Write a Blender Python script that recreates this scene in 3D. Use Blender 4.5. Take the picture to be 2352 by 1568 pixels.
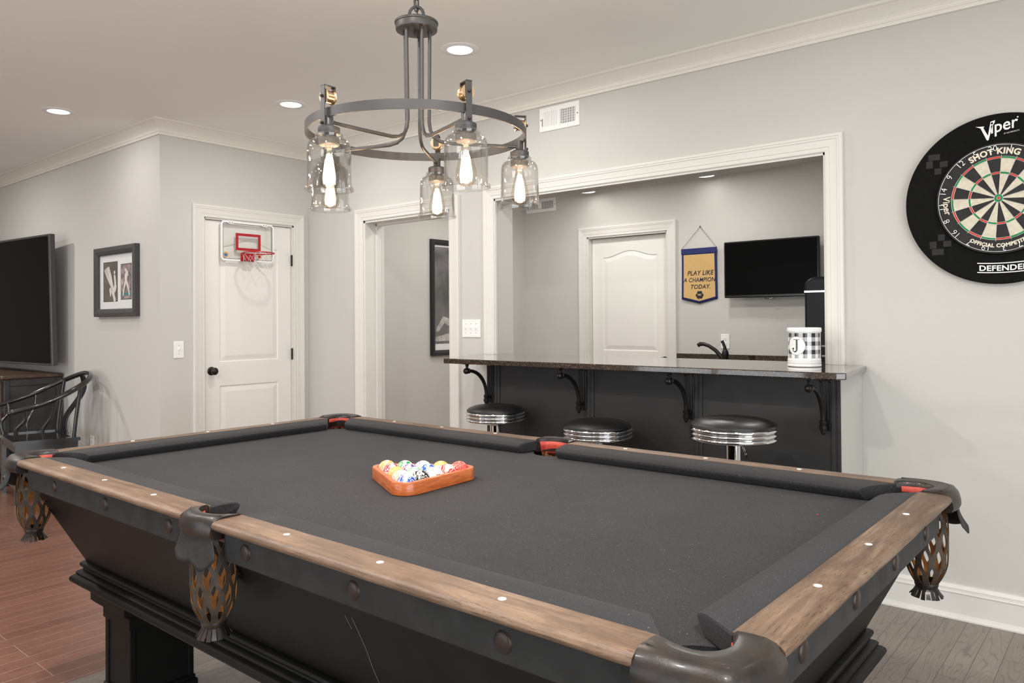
import bpy, math, random
from math import sin, cos, pi, radians, sqrt, atan2
from mathutils import Vector, Matrix, noise

for o in list(bpy.data.objects):
    bpy.data.objects.remove(o, do_unlink=True)
SC = bpy.context.scene
COL = SC.collection
random.seed(7)

# ------------------------------------------------------------------ camera
CAM = bpy.data.cameras.new('camera')
cam = bpy.data.objects.new('camera', CAM)
COL.objects.link(cam)
FPX = 1758.97
CAM.sensor_fit = 'HORIZONTAL'
CAM.sensor_width = 36.0
CAM.lens = FPX / 2352 * 36
CAM.shift_x = -(1190 - 1176) / 2352
CAM.shift_y = (719.09 - 784) / 2352
CAM.clip_start = 0.05
YAW, PITCH, ROLL = radians(-39.5873), radians(0.51203), radians(-0.41511)
fw0 = Vector((sin(YAW), cos(YAW), 0)); rt0 = Vector((cos(YAW), -sin(YAW), 0)); up0 = Vector((0, 0, 1))
fw = fw0 * cos(PITCH) + up0 * sin(PITCH); up1 = up0 * cos(PITCH) - fw0 * sin(PITCH)
rt = rt0 * cos(ROLL) + up1 * sin(ROLL); up = up1 * cos(ROLL) - rt0 * sin(ROLL)
m = Matrix(((rt.x, up.x, -fw.x, 3.080), (rt.y, up.y, -fw.y, -1.068), (rt.z, up.z, -fw.z, 1.275), (0, 0, 0, 1)))
cam.matrix_world = m
SC.camera = cam

# ------------------------------------------------------------------ exposure, world
SC.view_settings.view_transform = 'Standard'
SC.view_settings.look = 'None'
SC.view_settings.exposure = 0.02
SC.view_settings.gamma = 1.0
SC.view_settings.use_curve_mapping = False
W = bpy.data.worlds.new('world'); SC.world = W
W.use_nodes = True
W.node_tree.nodes['Background'].inputs[0].default_value = (0.75, 0.86, 1.0, 1)
W.node_tree.nodes['Background'].inputs[1].default_value = 1.0

PUCK_POWER, BULB_POWER, SOUTH_FILL_POWER, EAST_FILL_POWER = 0.25, 13.0, 45.0, 128.0
CAN_POWERS = [12, 12, 5, 2.5, 2.5, 32, 32, 32, 2.5, 22, 22, 22, 22]
CAN_COL, BULB_COL, FILL_COL = (1.0, 0.965, 0.925), (1.0, 0.74, 0.50), (0.94, 0.97, 1.0)
CEIL = 2.672
CANS = [(0.35, 1.778), (-1.163, 1.789), (-2.448, 0.885)]
FILL_CANS = [(1.95, 1.78), (3.45, 1.78), (0.35, -0.6), (1.95, -0.6), (3.45, -0.6), (2.6, 1.1), (-1.0, -0.9), (-2.6, -1.2), (-4.4, 0.2), (-4.4, -1.6)]  # unseen ceiling lamps without fixtures, added out of view as fill light

def area(name, loc, size, power, col, rot=(0, 0, 0), shape='DISK', sy=None):
    L = bpy.data.lights.new(name, 'AREA'); L.shape = shape; L.size = size
    if sy: L.size_y = sy
    L.energy = power; L.color = col
    o = bpy.data.objects.new(name, L); COL.objects.link(o)
    o.location = loc; o.rotation_euler = rot
    return o
for i, (x, y) in enumerate(CANS + FILL_CANS):
    area('can_lamp', (x, y, CEIL - 0.012), 0.12, CAN_POWERS[i], CAN_COL)
PUCKS = [(-0.813, 4.620), (0.335, 4.615)]
for x, y in ((-1.0, 3.4), (.35, 3.5), (1.6, 3.4), (.5, 4.1), (-.6, 4.2)):  # unseen lamps, no fixtures, added to brighten the bar room
    area('bar_can_lamp', (x, y, 2.446 - 0.012), 0.13, 7.0, CAN_COL)

# ------------------------------------------------------------------ mesh builder
class MB:
    def __init__(s): s.v = []; s.f = []; s.mi = []; s.sm = []; s.M = Matrix.Identity(4); s.mat = 0; s.smooth = False
    def add(s, vs, fs, smooth=None):
        b = len(s.v)
        for p in vs: s.v.append(tuple(s.M @ Vector(p)))
        for f in fs: s.f.append(tuple(b + i for i in f)); s.mi.append(s.mat); s.sm.append(s.smooth if smooth is None else smooth)
        return s
    def box(s, a, b):
        x0, y0, z0 = a; x1, y1, z1 = b
        if x0 > x1: x0, x1 = x1, x0
        if y0 > y1: y0, y1 = y1, y0
        if z0 > z1: z0, z1 = z1, z0
        return s.add([(x0,y0,z0),(x1,y0,z0),(x1,y1,z0),(x0,y1,z0),(x0,y0,z1),(x1,y0,z1),(x1,y1,z1),(x0,y1,z1)],
                     [(3,2,1,0),(4,5,6,7),(0,1,5,4),(1,2,6,5),(2,3,7,6),(3,0,4,7)])
    def bbox(s, a, b, c=0.003):
        """box with chamfered edges"""
        x0,x1=sorted((a[0],b[0])); y0,y1=sorted((a[1],b[1])); z0,z1=sorted((a[2],b[2]))
        c=min(c,(x1-x0)/3,(y1-y0)/3,(z1-z0)/3)
        def ring(z,i): return [(x0+i+ (c if 0 else 0),y0+i,z),(x1-i,y0+i,z),(x1-i,y1-i,z),(x0+i,y1-i,z)]
        def oct_(z,i,cc):
            X0,X1,Y0,Y1=x0+i,x1-i,y0+i,y1-i
            return [(X0+cc,Y0,z),(X1-cc,Y0,z),(X1,Y0+cc,z),(X1,Y1-cc,z),(X1-cc,Y1,z),(X0+cc,Y1,z),(X0,Y1-cc,z),(X0,Y0+cc,z)]
        rings=[oct_(z0,c,c*.4),oct_(z0+c,0,c),oct_(z1-c,0,c),oct_(z1,c,c*.4)]
        return s.loft(rings)
    def loft(s, rings, closed=True, caps=True, smooth=None, loop=False):
        n = len(rings[0]); vs = [p for r in rings for p in r]; fs = []
        R = len(rings)
        for i in range(R if loop else R - 1):
            a0=i*n; b0=((i+1)%R)*n
            for j in range(n if closed else n - 1):
                k=(j+1)%n
                fs.append((a0+j,a0+k,b0+k,b0+j))
        s.add(vs, fs, smooth)
        if caps and closed and not loop:
            s.add(rings[0], [tuple(reversed(range(n)))], False); s.add(rings[-1], [tuple(range(n))], False)
        return s
    def lathe(s, prof, n=32, c=(0,0,0), caps=True, smooth=True):
        rings=[[(c[0]+r*cos(2*pi*j/n),c[1]+r*sin(2*pi*j/n),c[2]+z) for j in range(n)] for r,z in prof]
        s.loft(rings, smooth=smooth, caps=False)
        if caps:
            for ri,rev in ((0,True),(-1,False)):
                if prof[ri][0]>1e-5:
                    idx=list(range(n)); s.add(rings[ri],[tuple(reversed(idx)) if rev else tuple(idx)],False)
        return s
    def tube(s, pts, r, n=10, closed=False, caps=True, smooth=True):
        pts=[Vector(p) for p in pts]; N=len(pts); rr=r if isinstance(r,(list,tuple)) else [r]*N
        rings=[]; prev=None
        for i,p in enumerate(pts):
            if closed: t=(pts[(i+1)%N]-pts[i-1]).normalized()
            else: t=(pts[min(i+1,N-1)]-pts[max(i-1,0)]).normalized()
            if prev is None:
                a=Vector((0,0,1)) if abs(t.z)<.9 else Vector((1,0,0))
                u=(a-t*a.dot(t)).normalized()
            else:
                u=(prev-t*prev.dot(t)).normalized()
            prev=u; w=t.cross(u)
            rings.append([tuple(p+(u*cos(2*pi*j/n)+w*sin(2*pi*j/n))*rr[i]) for j in range(n)])
        if closed: return s.loft(rings,loop=True,smooth=smooth)
        return s.loft(rings,caps=caps,smooth=smooth)
    def sweep(s, pts, sec, upv=(0,0,1), closed=False, caps=True, smooth=None, scale=None):
        """section (side, up) swept along pts"""
        pts=[Vector(p) for p in pts]; N=len(pts); U=Vector(upv); rings=[]
        for i,p in enumerate(pts):
            if closed: t=(pts[(i+1)%N]-pts[i-1]).normalized()
            else: t=(pts[min(i+1,N-1)]-pts[max(i-1,0)]).normalized()
            sd=t.cross(U).normalized(); uu=sd.cross(t).normalized(); k=scale[i] if scale else 1
            rings.append([tuple(p+sd*a*k+uu*b*k) for a,b in sec])
        return s.loft(rings,loop=closed,caps=caps,smooth=smooth)
    def prism(s, poly, z0, z1):
        n=len(poly); vs=[(x,y,z0) for x,y in poly]+[(x,y,z1) for x,y in poly]
        fs=[tuple(reversed(range(n))),tuple(range(n,2*n))]+[(i,(i+1)%n,n+(i+1)%n,n+i) for i in range(n)]
        return s.add(vs,fs)
    def sphere(s, c, r, n=16, k=10, sc=(1,1,1)):
        prof=[(r*sin(pi*i/k),-r*cos(pi*i/k)) for i in range(k+1)]
        rings=[[(c[0]+a*cos(2*pi*j/n)*sc[0],c[1]+a*sin(2*pi*j/n)*sc[1],c[2]+z*sc[2]) for j in range(n)] for a,z in prof]
        return s.loft(rings,caps=False,smooth=True)
    def build(s, name, mats, parent=None, loc=None, kind=None, label=None, cat=None, group=None):
        me=bpy.data.meshes.new(name); me.from_pydata(s.v,[],s.f)
        if not isinstance(mats,(list,tuple)): mats=[mats]
        for x in mats: me.materials.append(x)
        me.polygons.foreach_set('material_index',s.mi); me.polygons.foreach_set('use_smooth',s.sm)
        import bmesh
        bm=bmesh.new(); bm.from_mesh(me); bmesh.ops.remove_doubles(bm,verts=bm.verts,dist=1e-6)
        bmesh.ops.recalc_face_normals(bm,faces=bm.faces); bm.to_mesh(me); bm.free()
        me.update()
        if any(s.sm): me.set_sharp_from_angle(angle=radians(38))
        o=bpy.data.objects.new(name,me); COL.objects.link(o)
        if parent: o.parent=parent
        if loc: o.location=loc
        tag(o,label,cat,group,kind)
        return o
def tag(o,label=None,cat=None,group=None,kind=None):
    if label: o['label']=label
    if cat: o['category']=cat
    if group: o['group']=group
    if kind: o['kind']=kind
    return o
def thing(name,label,cat,loc=(0,0,0),rz=0,group=None):
    o=bpy.data.objects.new(name,None); COL.objects.link(o); o.location=loc; o.rotation_euler=(0,0,rz)
    o.empty_display_size=.05
    return tag(o,label,cat,group)
def dup(root,loc,rz=None,label=None):
    def cp(o,par):
        c=o.copy(); COL.objects.link(c)
        if par: c.parent=par
        for ch in [x for x in bpy.data.objects if x.parent==o and x!=c]: cp(ch,c)
        return c
    r=cp(root,None); r.location=loc
    if rz is not None: r.rotation_euler=(0,0,rz)
    if label: r['label']=label
    return r
def text_geo(s, size, shear=0.0, offset=0.0, align='CENTER', spacing=1.0, res=3):
    """flat lettering as (verts2d, faces), centred on the origin"""
    cu=bpy.data.curves.new('t','FONT'); cu.body=s; cu.size=size; cu.shear=shear; cu.offset=offset
    cu.align_x=align; cu.space_character=spacing; cu.resolution_u=res; cu.fill_mode='FRONT'
    o=bpy.data.objects.new('t',cu); COL.objects.link(o)
    dg=bpy.context.evaluated_depsgraph_get(); dg.update()
    me=bpy.data.meshes.new_from_object(o.evaluated_get(dg))
    vs=[tuple(v.co) for v in me.vertices]; fs=[tuple(p.vertices) for p in me.polygons]
    bpy.data.objects.remove(o,do_unlink=True); bpy.data.curves.remove(cu); bpy.data.meshes.remove(me)
    if vs:
        ys=[v[1] for v in vs]; my=(min(ys)+max(ys))/2
        vs=[(v[0],v[1]-my) for v in vs]
    return vs,fs
def put_text(mb, s, size, fn, **k):
    vs,fs=text_geo(s,size,**k)
    mb.add([fn(x,y) for x,y in vs],fs,False)

# ------------------------------------------------------------------ materials
def newmat(name):
    mt=bpy.data.materials.new(name); mt.use_nodes=True; nt=mt.node_tree
    return mt,nt,nt.nodes['Principled BSDF']
def srgb(r,g,b):
    f=lambda c:(c/255/12.92) if c/255<=.04045 else ((c/255+.055)/1.055)**2.4
    return (f(r),f(g),f(b),1)
def N(nt,t,**k):
    n=nt.nodes.new(t)
    for a,b in k.items(): setattr(n,a,b)
    return n
def coords(nt,scale=(1,1,1),rot=(0,0,0)):
    tc=N(nt,'ShaderNodeTexCoord'); mp=N(nt,'ShaderNodeMapping'); mp.inputs['Scale'].default_value=scale; mp.inputs['Rotation'].default_value=rot
    nt.links.new(tc.outputs['Object'],mp.inputs[0]); return mp.outputs[0]
def bump(nt,b,h,strength=.2,dist=.002):
    bp=N(nt,'ShaderNodeBump'); bp.inputs['Strength'].default_value=strength; bp.inputs['Distance'].default_value=dist
    nt.links.new(h,bp.inputs['Height']); nt.links.new(bp.outputs[0],b.inputs['Normal']); return bp
def ramp(nt,src,stops):
    r=N(nt,'ShaderNodeValToRGB'); el=r.color_ramp.elements
    while len(el)<len(stops): el.new(.5)
    for e,(p,c) in zip(el,stops): e.position=p; e.color=c
    nt.links.new(src,r.inputs[0]); return r.outputs[0]
def noise_tex(nt,vec,scale,detail=4,rough=.5,dist=0):
    n=N(nt,'ShaderNodeTexNoise'); n.inputs['Scale'].default_value=scale; n.inputs['Detail'].default_value=detail
    n.inputs['Roughness'].default_value=rough; n.inputs['Distortion'].default_value=dist
    nt.links.new(vec,n.inputs['Vector']); return n.outputs[0]
def mix(nt,fac,a,b,blend='MIX'):
    m_=N(nt,'ShaderNodeMix',data_type='RGBA',blend_type=blend)
    if isinstance(fac,(int,float)): m_.inputs[0].default_value=fac
    else: nt.links.new(fac,m_.inputs[0])
    for s_,i in ((a,6),(b,7)):
        if isinstance(s_,tuple): m_.inputs[i].default_value=s_
        else: nt.links.new(s_,m_.inputs[i])
    return m_.outputs[2]
def plain(name,col,rough=.5,metal=0,nscale=None,nstr=.1,ndist=.001,var=0.0,spec=None,coat=0):
    mt,nt,b=newmat(name); b.inputs['Base Color'].default_value=col; b.inputs['Roughness'].default_value=rough; b.inputs['Metallic'].default_value=metal
    if spec is not None: b.inputs['Specular IOR Level'].default_value=spec
    if coat: b.inputs['Coat Weight'].default_value=coat; b.inputs['Coat Roughness'].default_value=.08
    v=coords(nt)
    n=noise_tex(nt,v,nscale or 60,3)
    if var:
        c2=tuple(min(1,x*(1-var)) for x in col[:3])+(1,); c3=tuple(min(1,x*(1+var)) for x in col[:3])+(1,)
        n2=noise_tex(nt,v,(nscale or 60)*.25,4)
        nt.links.new(ramp(nt,n2,[(.3,c2),(.7,c3)]),b.inputs['Base Color'])
    if nstr: bump(nt,b,n,nstr,ndist)
    return mt
M={}
M['wall']=plain('wall_paint',srgb(199,197,192),.85,nscale=220,nstr=.25,ndist=.0012)
M['ceil']=plain('ceiling_paint',srgb(247,247,242),.9,nscale=150,nstr=.1)
M['trim']=plain('trim_paint',srgb(220,218,212),.38,nscale=30,nstr=.03)
M['crown']=plain('crown_paint',srgb(230,226,216),.5,nscale=30,nstr=.03)
M['door']=plain('door_paint',srgb(233,231,226),.42,nscale=90,nstr=.05)
M['plastic_white']=plain('white_plastic',srgb(240,240,238),.3,nstr=0)
M['slot']=plain('dark_slot',srgb(60,58,55),.6,nstr=0)
M['oilbronze']=plain('oil_rubbed_bronze',srgb(46,43,42),.35,.7,nscale=80,nstr=.05)
M['fixture']=plain('charcoal_fixture_metal',srgb(72,70,69),.45,.35,nscale=120,nstr=.03)
M['brass']=plain('aged_brass',srgb(222,190,150),.28,1.0,nscale=60,nstr=.03)
M['chrome']=plain('chrome',srgb(225,225,226),.07,1.0,nscale=20,nstr=.02,ndist=.0006)
M['blackvinyl']=plain('black_vinyl',srgb(24,24,25),.36,nscale=400,nstr=.12,ndist=.0004)
M['blackpaint']=plain('black_painted_panel',srgb(41,41,42),.5,nscale=40,nstr=.08,var=.12)
M['iron']=plain('black_iron',srgb(34,33,33),.38,.5,nscale=120,nstr=.15,ndist=.0006)
M['tablepaint']=plain('worn_black_table_paint',srgb(15,14,13),.5,nscale=35,nstr=.15,ndist=.0008,var=.3,spec=.2)
M['fascia']=plain('black_oak_fascia',srgb(42,42,42),.6,nscale=60,nstr=.25,var=.3,spec=.3)
M['bolt']=plain('dark_bolt_iron',srgb(62,52,47),.42,.6,nscale=200,nstr=.4,ndist=.0006)
M['sight']=plain('white_sight_dot',srgb(240,238,230),.3,nstr=0)
M['screen']=plain('tv_screen',srgb(7,7,7),.3,nstr=0,spec=.05)
M['tvframe']=plain('tv_frame',srgb(78,76,76),.3,.5,nstr=0)
M['tvframe2']=plain('tv_frame_black',srgb(26,26,26),.2,nstr=0)
M['lacquer']=plain('black_lacquer',srgb(27,26,26),.17,nscale=25,nstr=.06,coat=.6)
M['frameblack']=plain('black_frame',srgb(64,63,62),.5,nscale=100,nstr=.05)
M['framegloss']=plain('black_gloss_frame',srgb(30,31,32),.25,nstr=0)
M['mat']=plain('mat_board',srgb(232,233,232),.7,nstr=0)
M['red']=plain('red_plastic',srgb(170,28,38),.35,nstr=0)
M['netwhite']=plain('white_cord',srgb(235,232,225),.7,nstr=0)
M['ceramic']=plain('white_ceramic',srgb(240,240,238),.12,nstr=0,coat=.5)
M['checkgrey']=plain('check_grey',srgb(165,165,166),.15,nstr=0,coat=.5)
M['checkblack']=plain('check_black',srgb(42,42,44),.15,nstr=0,coat=.5)
M['white_ink']=plain('white_print',srgb(236,236,232),.5,nstr=0)
M['cream_ink']=plain('cream_print',srgb(226,216,194),.5,nstr=0)
M['navy']=plain('navy_felt',srgb(38,46,98),.85,nscale=300,nstr=.3)
M['gold']=plain('gold_felt',srgb(205,170,112),.9,nscale=400,nstr=.4,var=.06)
M['navyink']=plain('navy_ink',srgb(28,28,52),.8,nstr=0)
M['fridge']=plain('black_fridge',srgb(14,14,15),.35,nscale=14,nstr=.05,spec=.25)
M['wire']=plain('silver_wire',srgb(225,225,222),.3,.6,nstr=0)
M['vent_dark']=plain('vent_dark',srgb(110,105,98),.7,nstr=0)
M['cord']=plain('thin_cord',srgb(80,78,74),.7,nstr=0)
# leather family
def leather(name,c1,c2,rough=.40,coat=.10):
    mt,nt,b=newmat(name); v=coords(nt)
    n=noise_tex(nt,v,18,5,.6,.5)
    nt.links.new(ramp(nt,n,[(.35,c1),(.68,c2)]),b.inputs['Base Color'])
    b.inputs['Roughness'].default_value=rough; b.inputs['Coat Weight'].default_value=coat; b.inputs['Coat Roughness'].default_value=.14; b.inputs['Specular IOR Level'].default_value=.4
    bump(nt,b,noise_tex(nt,v,60,5,.65,.4),.45,.0016); return mt
M['leather']=leather('dark_worn_leather',srgb(16,15,15),srgb(46,35,28))
M['leather2']=leather('dull_flap_leather',srgb(24,24,23),srgb(42,41,39),.7,0)
M['netleather']=leather('net_leather',srgb(44,37,31),srgb(76,62,49),.6,0)
M['netinner']=leather('tan_suede_inside',srgb(150,98,48),srgb(190,128,66),.85,0)
M['redleather']=leather('red_leather',srgb(160,44,42),srgb(206,86,70),.5,0)
def wood(name,c1,c2,c3,axis='X',rough=.42,scale=1.0):
    mt,nt,b=newmat(name)
    sc={'X':(1.2,14,14),'Y':(14,1.2,14),'Z':(14,14,1.2)}[axis]
    v=coords(nt,tuple(q*scale for q in sc))
    n=noise_tex(nt,v,2.2,7,.62,1.2)
    big=noise_tex(nt,coords(nt,(3,3,3)),2.0,4,.6,.6)
    c=ramp(nt,n,[(.25,c1),(.5,c2),(.78,c3)])
    c=mix(nt,ramp(nt,big,[(.35,(0,0,0,1)),(.72,(.75,.75,.75,1))]),c,c1)
    nt.links.new(c,b.inputs['Base Color']); b.inputs['Roughness'].default_value=rough
    fine=noise_tex(nt,v,26,5,.75,.3)
    c=mix(nt,ramp(nt,fine,[(.36,(.75,.75,.75,1)),(.46,(0,0,0,1))]),c,tuple(x*.55 for x in c1[:3])+(1,)); nt.links.new(c,b.inputs['Base Color'])
    bump(nt,b,fine,.3,.0012); return mt
M['railx']=wood('worn_rail_wood_long',srgb(70,50,36),srgb(118,92,71),srgb(160,134,110),'X')
M['raily']=wood('worn_rail_wood_short',srgb(66,48,35),srgb(114,89,69),srgb(156,131,108),'Y')
def rackwood():
    mt,nt,b=newmat('orange_rack_wood'); v=coords(nt,(14,14,110)); n=noise_tex(nt,v,1.6,5,.6,.8)
    nt.links.new(ramp(nt,n,[(.3,srgb(150,74,32)),(.5,srgb(180,94,46)),(.7,srgb(198,114,62))]),b.inputs['Base Color'])
    b.inputs['Roughness'].default_value=.3; b.inputs['Coat Weight'].default_value=.25; b.inputs['Coat Roughness'].default_value=.1; return mt
M['rack']=rackwood()
M['dresserwood']=wood('worn_dresser_top',srgb(48,36,29),srgb(82,62,50),srgb(120,94,76),'X',.45)
M['dresser']=plain('worn_dark_dresser',srgb(50,49,50),.5,nscale=30,nstr=.15,var=.3)
def felt():
    mt,nt,b=newmat('black_table_cloth'); v=coords(nt)
    n=noise_tex(nt,v,520,2,.7); n2=noise_tex(nt,v,3,5,.6); sp=noise_tex(nt,v,210,1,.5)
    c=ramp(nt,n,[(.3,srgb(22,22,24)),(.7,srgb(58,58,61))])
    c=mix(nt,ramp(nt,n2,[(.4,(0,0,0,1)),(.75,(.12,.12,.12,1))]),c,srgb(80,80,82))
    c=mix(nt,ramp(nt,sp,[(.765,(0,0,0,1)),(.81,(.55,.55,.55,1))]),c,srgb(170,170,168))
    nt.links.new(c,b.inputs['Base Color']); b.inputs['Roughness'].default_value=.95; b.inputs['Specular IOR Level'].default_value=.15
    b.inputs['Sheen Weight'].default_value=.06; b.inputs['Sheen Roughness'].default_value=.5
    bump(nt,b,n,.3,.0008); return mt
M['felt']=felt()
def granite():
    mt,nt,b=newmat('brown_speckled_granite'); v=coords(nt)
    vo=N(nt,'ShaderNodeTexVoronoi'); vo.inputs['Scale'].default_value=190; nt.links.new(v,vo.inputs['Vector'])
    n=noise_tex(nt,v,120,4,.7)
    c=ramp(nt,n,[(.3,srgb(26,22,20)),(.5,srgb(58,46,38)),(.62,srgb(112,88,66)),(.75,srgb(178,150,120))])
    c=mix(nt,ramp(nt,vo.outputs['Distance'],[(.15,(0,0,0,1)),(.5,(.55,.55,.55,1))]),c,srgb(30,28,27))
    nt.links.new(c,b.inputs['Base Color']); b.inputs['Roughness'].default_value=.07; b.inputs['Coat Weight'].default_value=.7; b.inputs['Coat Roughness'].default_value=.03
    return mt
M['granite']=granite()
def planks(name,base,dark,seam,width=.0825,length=.95,var=.1):
    mt,nt,b=newmat(name); tc=N(nt,'ShaderNodeTexCoord'); sx=N(nt,'ShaderNodeSeparateXYZ'); cx=N(nt,'ShaderNodeCombineXYZ')
    nt.links.new(tc.outputs['Object'],sx.inputs[0]); nt.links.new(sx.outputs[1],cx.inputs[0]); nt.links.new(sx.outputs[0],cx.inputs[1])
    br=N(nt,'ShaderNodeTexBrick'); br.offset=.37; br.offset_frequency=3; br.squash=.8; br.squash_frequency=2
    nt.links.new(cx.outputs[0],br.inputs['Vector'])
    br.inputs['Scale'].default_value=1; br.inputs['Brick Width'].default_value=length; br.inputs['Row Height'].default_value=width
    br.inputs['Mortar Size'].default_value=.0012; br.inputs['Mortar Smooth'].default_value=.2; br.inputs['Bias'].default_value=0
    br.inputs['Color1'].default_value=(0,0,0,1); br.inputs['Color2'].default_value=(1,1,1,1); br.inputs['Mortar'].default_value=(.5,.5,.5,1)
    # oak figure: stretched rings, shifted from board to board
    mp=N(nt,'ShaderNodeMapping'); mp.inputs['Scale'].default_value=(1.0,9.0,1); nt.links.new(cx.outputs[0],mp.inputs[0])
    ad=N(nt,'ShaderNodeVectorMath',operation='MULTIPLY_ADD'); nt.links.new(br.outputs['Color'],ad.inputs[0]); ad.inputs[1].default_value=(7,3,5); nt.links.new(mp.outputs[0],ad.inputs[2])
    f1=noise_tex(nt,ad.outputs[0],1.6,2,.4,.6)
    mul=N(nt,'ShaderNodeMath',operation='MULTIPLY'); nt.links.new(f1,mul.inputs[0]); mul.inputs[1].default_value=14
    fr=N(nt,'ShaderNodeMath',operation='FRACT'); nt.links.new(mul.outputs[0],fr.inputs[0])
    c=ramp(nt,fr.outputs[0],[(.0,dark),(.16,base),(.85,base),(1.0,dark)])
    c=mix(nt,.62,base,c)
    mp2=N(nt,'ShaderNodeMapping'); mp2.inputs['Scale'].default_value=(4,120,1); nt.links.new(cx.outputs[0],mp2.inputs[0])
    c=mix(nt,ramp(nt,noise_tex(nt,mp2.outputs[0],1,4,.6),[(.4,(0,0,0,1)),(.8,(.3,.3,.3,1))]),c,dark)
    lo=tuple(x*(1-var) for x in (1,1,1))+(1,); hi=tuple(x*(1+var) for x in (1,1,1))+(1,)
    c=mix(nt,1.0,c,ramp(nt,br.outputs['Color'],[(0,lo),(1,hi)]),'MULTIPLY')
    c=mix(nt,br.outputs['Fac'],c,seam)
    nt.links.new(c,b.inputs['Base Color']); b.inputs['Roughness'].default_value=.3
    bump(nt,b,f1,.05,.0005); return mt
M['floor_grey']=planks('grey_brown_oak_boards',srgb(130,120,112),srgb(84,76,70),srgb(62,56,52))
M['floor_red']=planks('red_brown_boards',srgb(116,80,66),srgb(84,54,44),srgb(160,134,120),length=1.2)  # same floor; the reddish cast of the light is painted into the boards
# glass: transparent with a fresnel sheen, so lamplight passes through it
def thin_glass(name,tint,f=1.45,rough=.02,amt=1.0,pwr=5):
    mt=bpy.data.materials.new(name); mt.use_nodes=True; nt=mt.node_tree; nt.nodes.clear()
    out=N(nt,'ShaderNodeOutputMaterial'); mx=N(nt,'ShaderNodeMixShader'); tr=N(nt,'ShaderNodeBsdfTransparent'); gl=N(nt,'ShaderNodeBsdfGlossy'); lw=N(nt,'ShaderNodeLayerWeight'); lw.inputs[0].default_value=.5
    tr.inputs[0].default_value=tint; gl.inputs['Roughness'].default_value=rough
    pw_=N(nt,'ShaderNodeMath',operation='POWER'); pw_.inputs[1].default_value=pwr; nt.links.new(lw.outputs['Facing'],pw_.inputs[0])
    mu=N(nt,'ShaderNodeMath',operation='MULTIPLY_ADD'); mu.inputs[1].default_value=.90*amt; mu.inputs[2].default_value=.07*amt; mu.use_clamp=True
    nt.links.new(pw_.outputs[0],mu.inputs[0])
    nt.links.new(mu.outputs[0],mx.inputs[0]); nt.links.new(tr.outputs[0],mx.inputs[1]); nt.links.new(gl.outputs[0],mx.inputs[2]); nt.links.new(mx.outputs[0],out.inputs[0])
    return mt
M['glass']=thin_glass('clear_lamp_glass',(.965,.96,.95,1),1.5,.03,1.0,3.2)
M['bulbglass']=thin_glass('amber_bulb_glass',(.99,.95,.88,1),1.4,.03)
M['pane']=thin_glass('clear_pane',(.985,.985,.98,1),1.45,.02,.6)
def emit(name,col,s):
    mt=bpy.data.materials.new(name); mt.use_nodes=True; nt=mt.node_tree; nt.nodes.clear()
    out=N(nt,'ShaderNodeOutputMaterial'); e=N(nt,'ShaderNodeEmission'); e.inputs[0].default_value=col+(1,); e.inputs[1].default_value=s
    nt.links.new(e.outputs[0],out.inputs[0]); return mt
M['lens']=emit('lit_lens',(1,.98,.95),3.0)
M['filament']=emit('hot_filament',(1.0,.72,.45),14.0)
def glow():
    mt=bpy.data.materials.new('lit_bulb_gas'); mt.use_nodes=True; nt=mt.node_tree; nt.nodes.clear()
    out=N(nt,'ShaderNodeOutputMaterial'); e=N(nt,'ShaderNodeEmission'); e.inputs[0].default_value=(1,.80,.60,1); e.inputs[1].default_value=5.0
    tr=N(nt,'ShaderNodeBsdfTransparent'); mx=N(nt,'ShaderNodeMixShader'); mx.inputs[0].default_value=.42
    nt.links.new(tr.outputs[0],mx.inputs[1]); nt.links.new(e.outputs[0],mx.inputs[2]); nt.links.new(mx.outputs[0],out.inputs[0])
    return mt
M['glow']=glow()

# ------------------------------------------------------------------ the room
XD, YP, YW, YW2 = -2.178, 1.424, 2.625, 2.805       # door wall, picture wall, bar wall (front and back face)
YB, XBL, XBR, CEILB = 4.785, -1.682, 2.6, 2.446      # bar room: back wall, left wall, right wall, ceiling
XE, XWW, YS = 5.2, -7.0, -4.2
def S(mb,name,mat): return mb.build(name,mat,kind='structure')
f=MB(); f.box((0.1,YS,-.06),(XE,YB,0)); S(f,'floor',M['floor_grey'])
f=MB(); f.box((XWW,YS,-.06),(0.1,YB,0)); S(f,'floor',M['floor_red'])  # left half of the one floor, with the light's red cast in its colour
c=MB(); c.box((XWW,YS,CEIL),(XE,YW2,CEIL+.06)); S(c,'ceiling',M['ceil'])
c=MB(); c.box((XBL-.1,YW2,CEILB),(XBR+.1,YB+.1,CEIL+.06)); S(c,'ceiling',M['ceil'])
# bar wall with the doorway and the pass-through
w=MB()
DX0,DX1,DZ=-1.470,-.560,2.026
PX0,PX1,PZ0,PZ1=-.165,1.908,1.029,2.052
w.box((XD-.1,YW,0),(DX0,YW2,CEIL)); w.box((DX0,YW,DZ),(DX1,YW2,CEIL)); w.box((DX1,YW,0),(PX0,YW2,CEIL))
w.box((PX0,YW,PZ1),(PX1,YW2,CEIL)); w.box((PX0,YW,0),(PX1,YW2,PZ0-.002)); w.box((PX1,YW,0),(XE,YW2,CEIL))
S(w,'wall_north',M['wall'])
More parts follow.
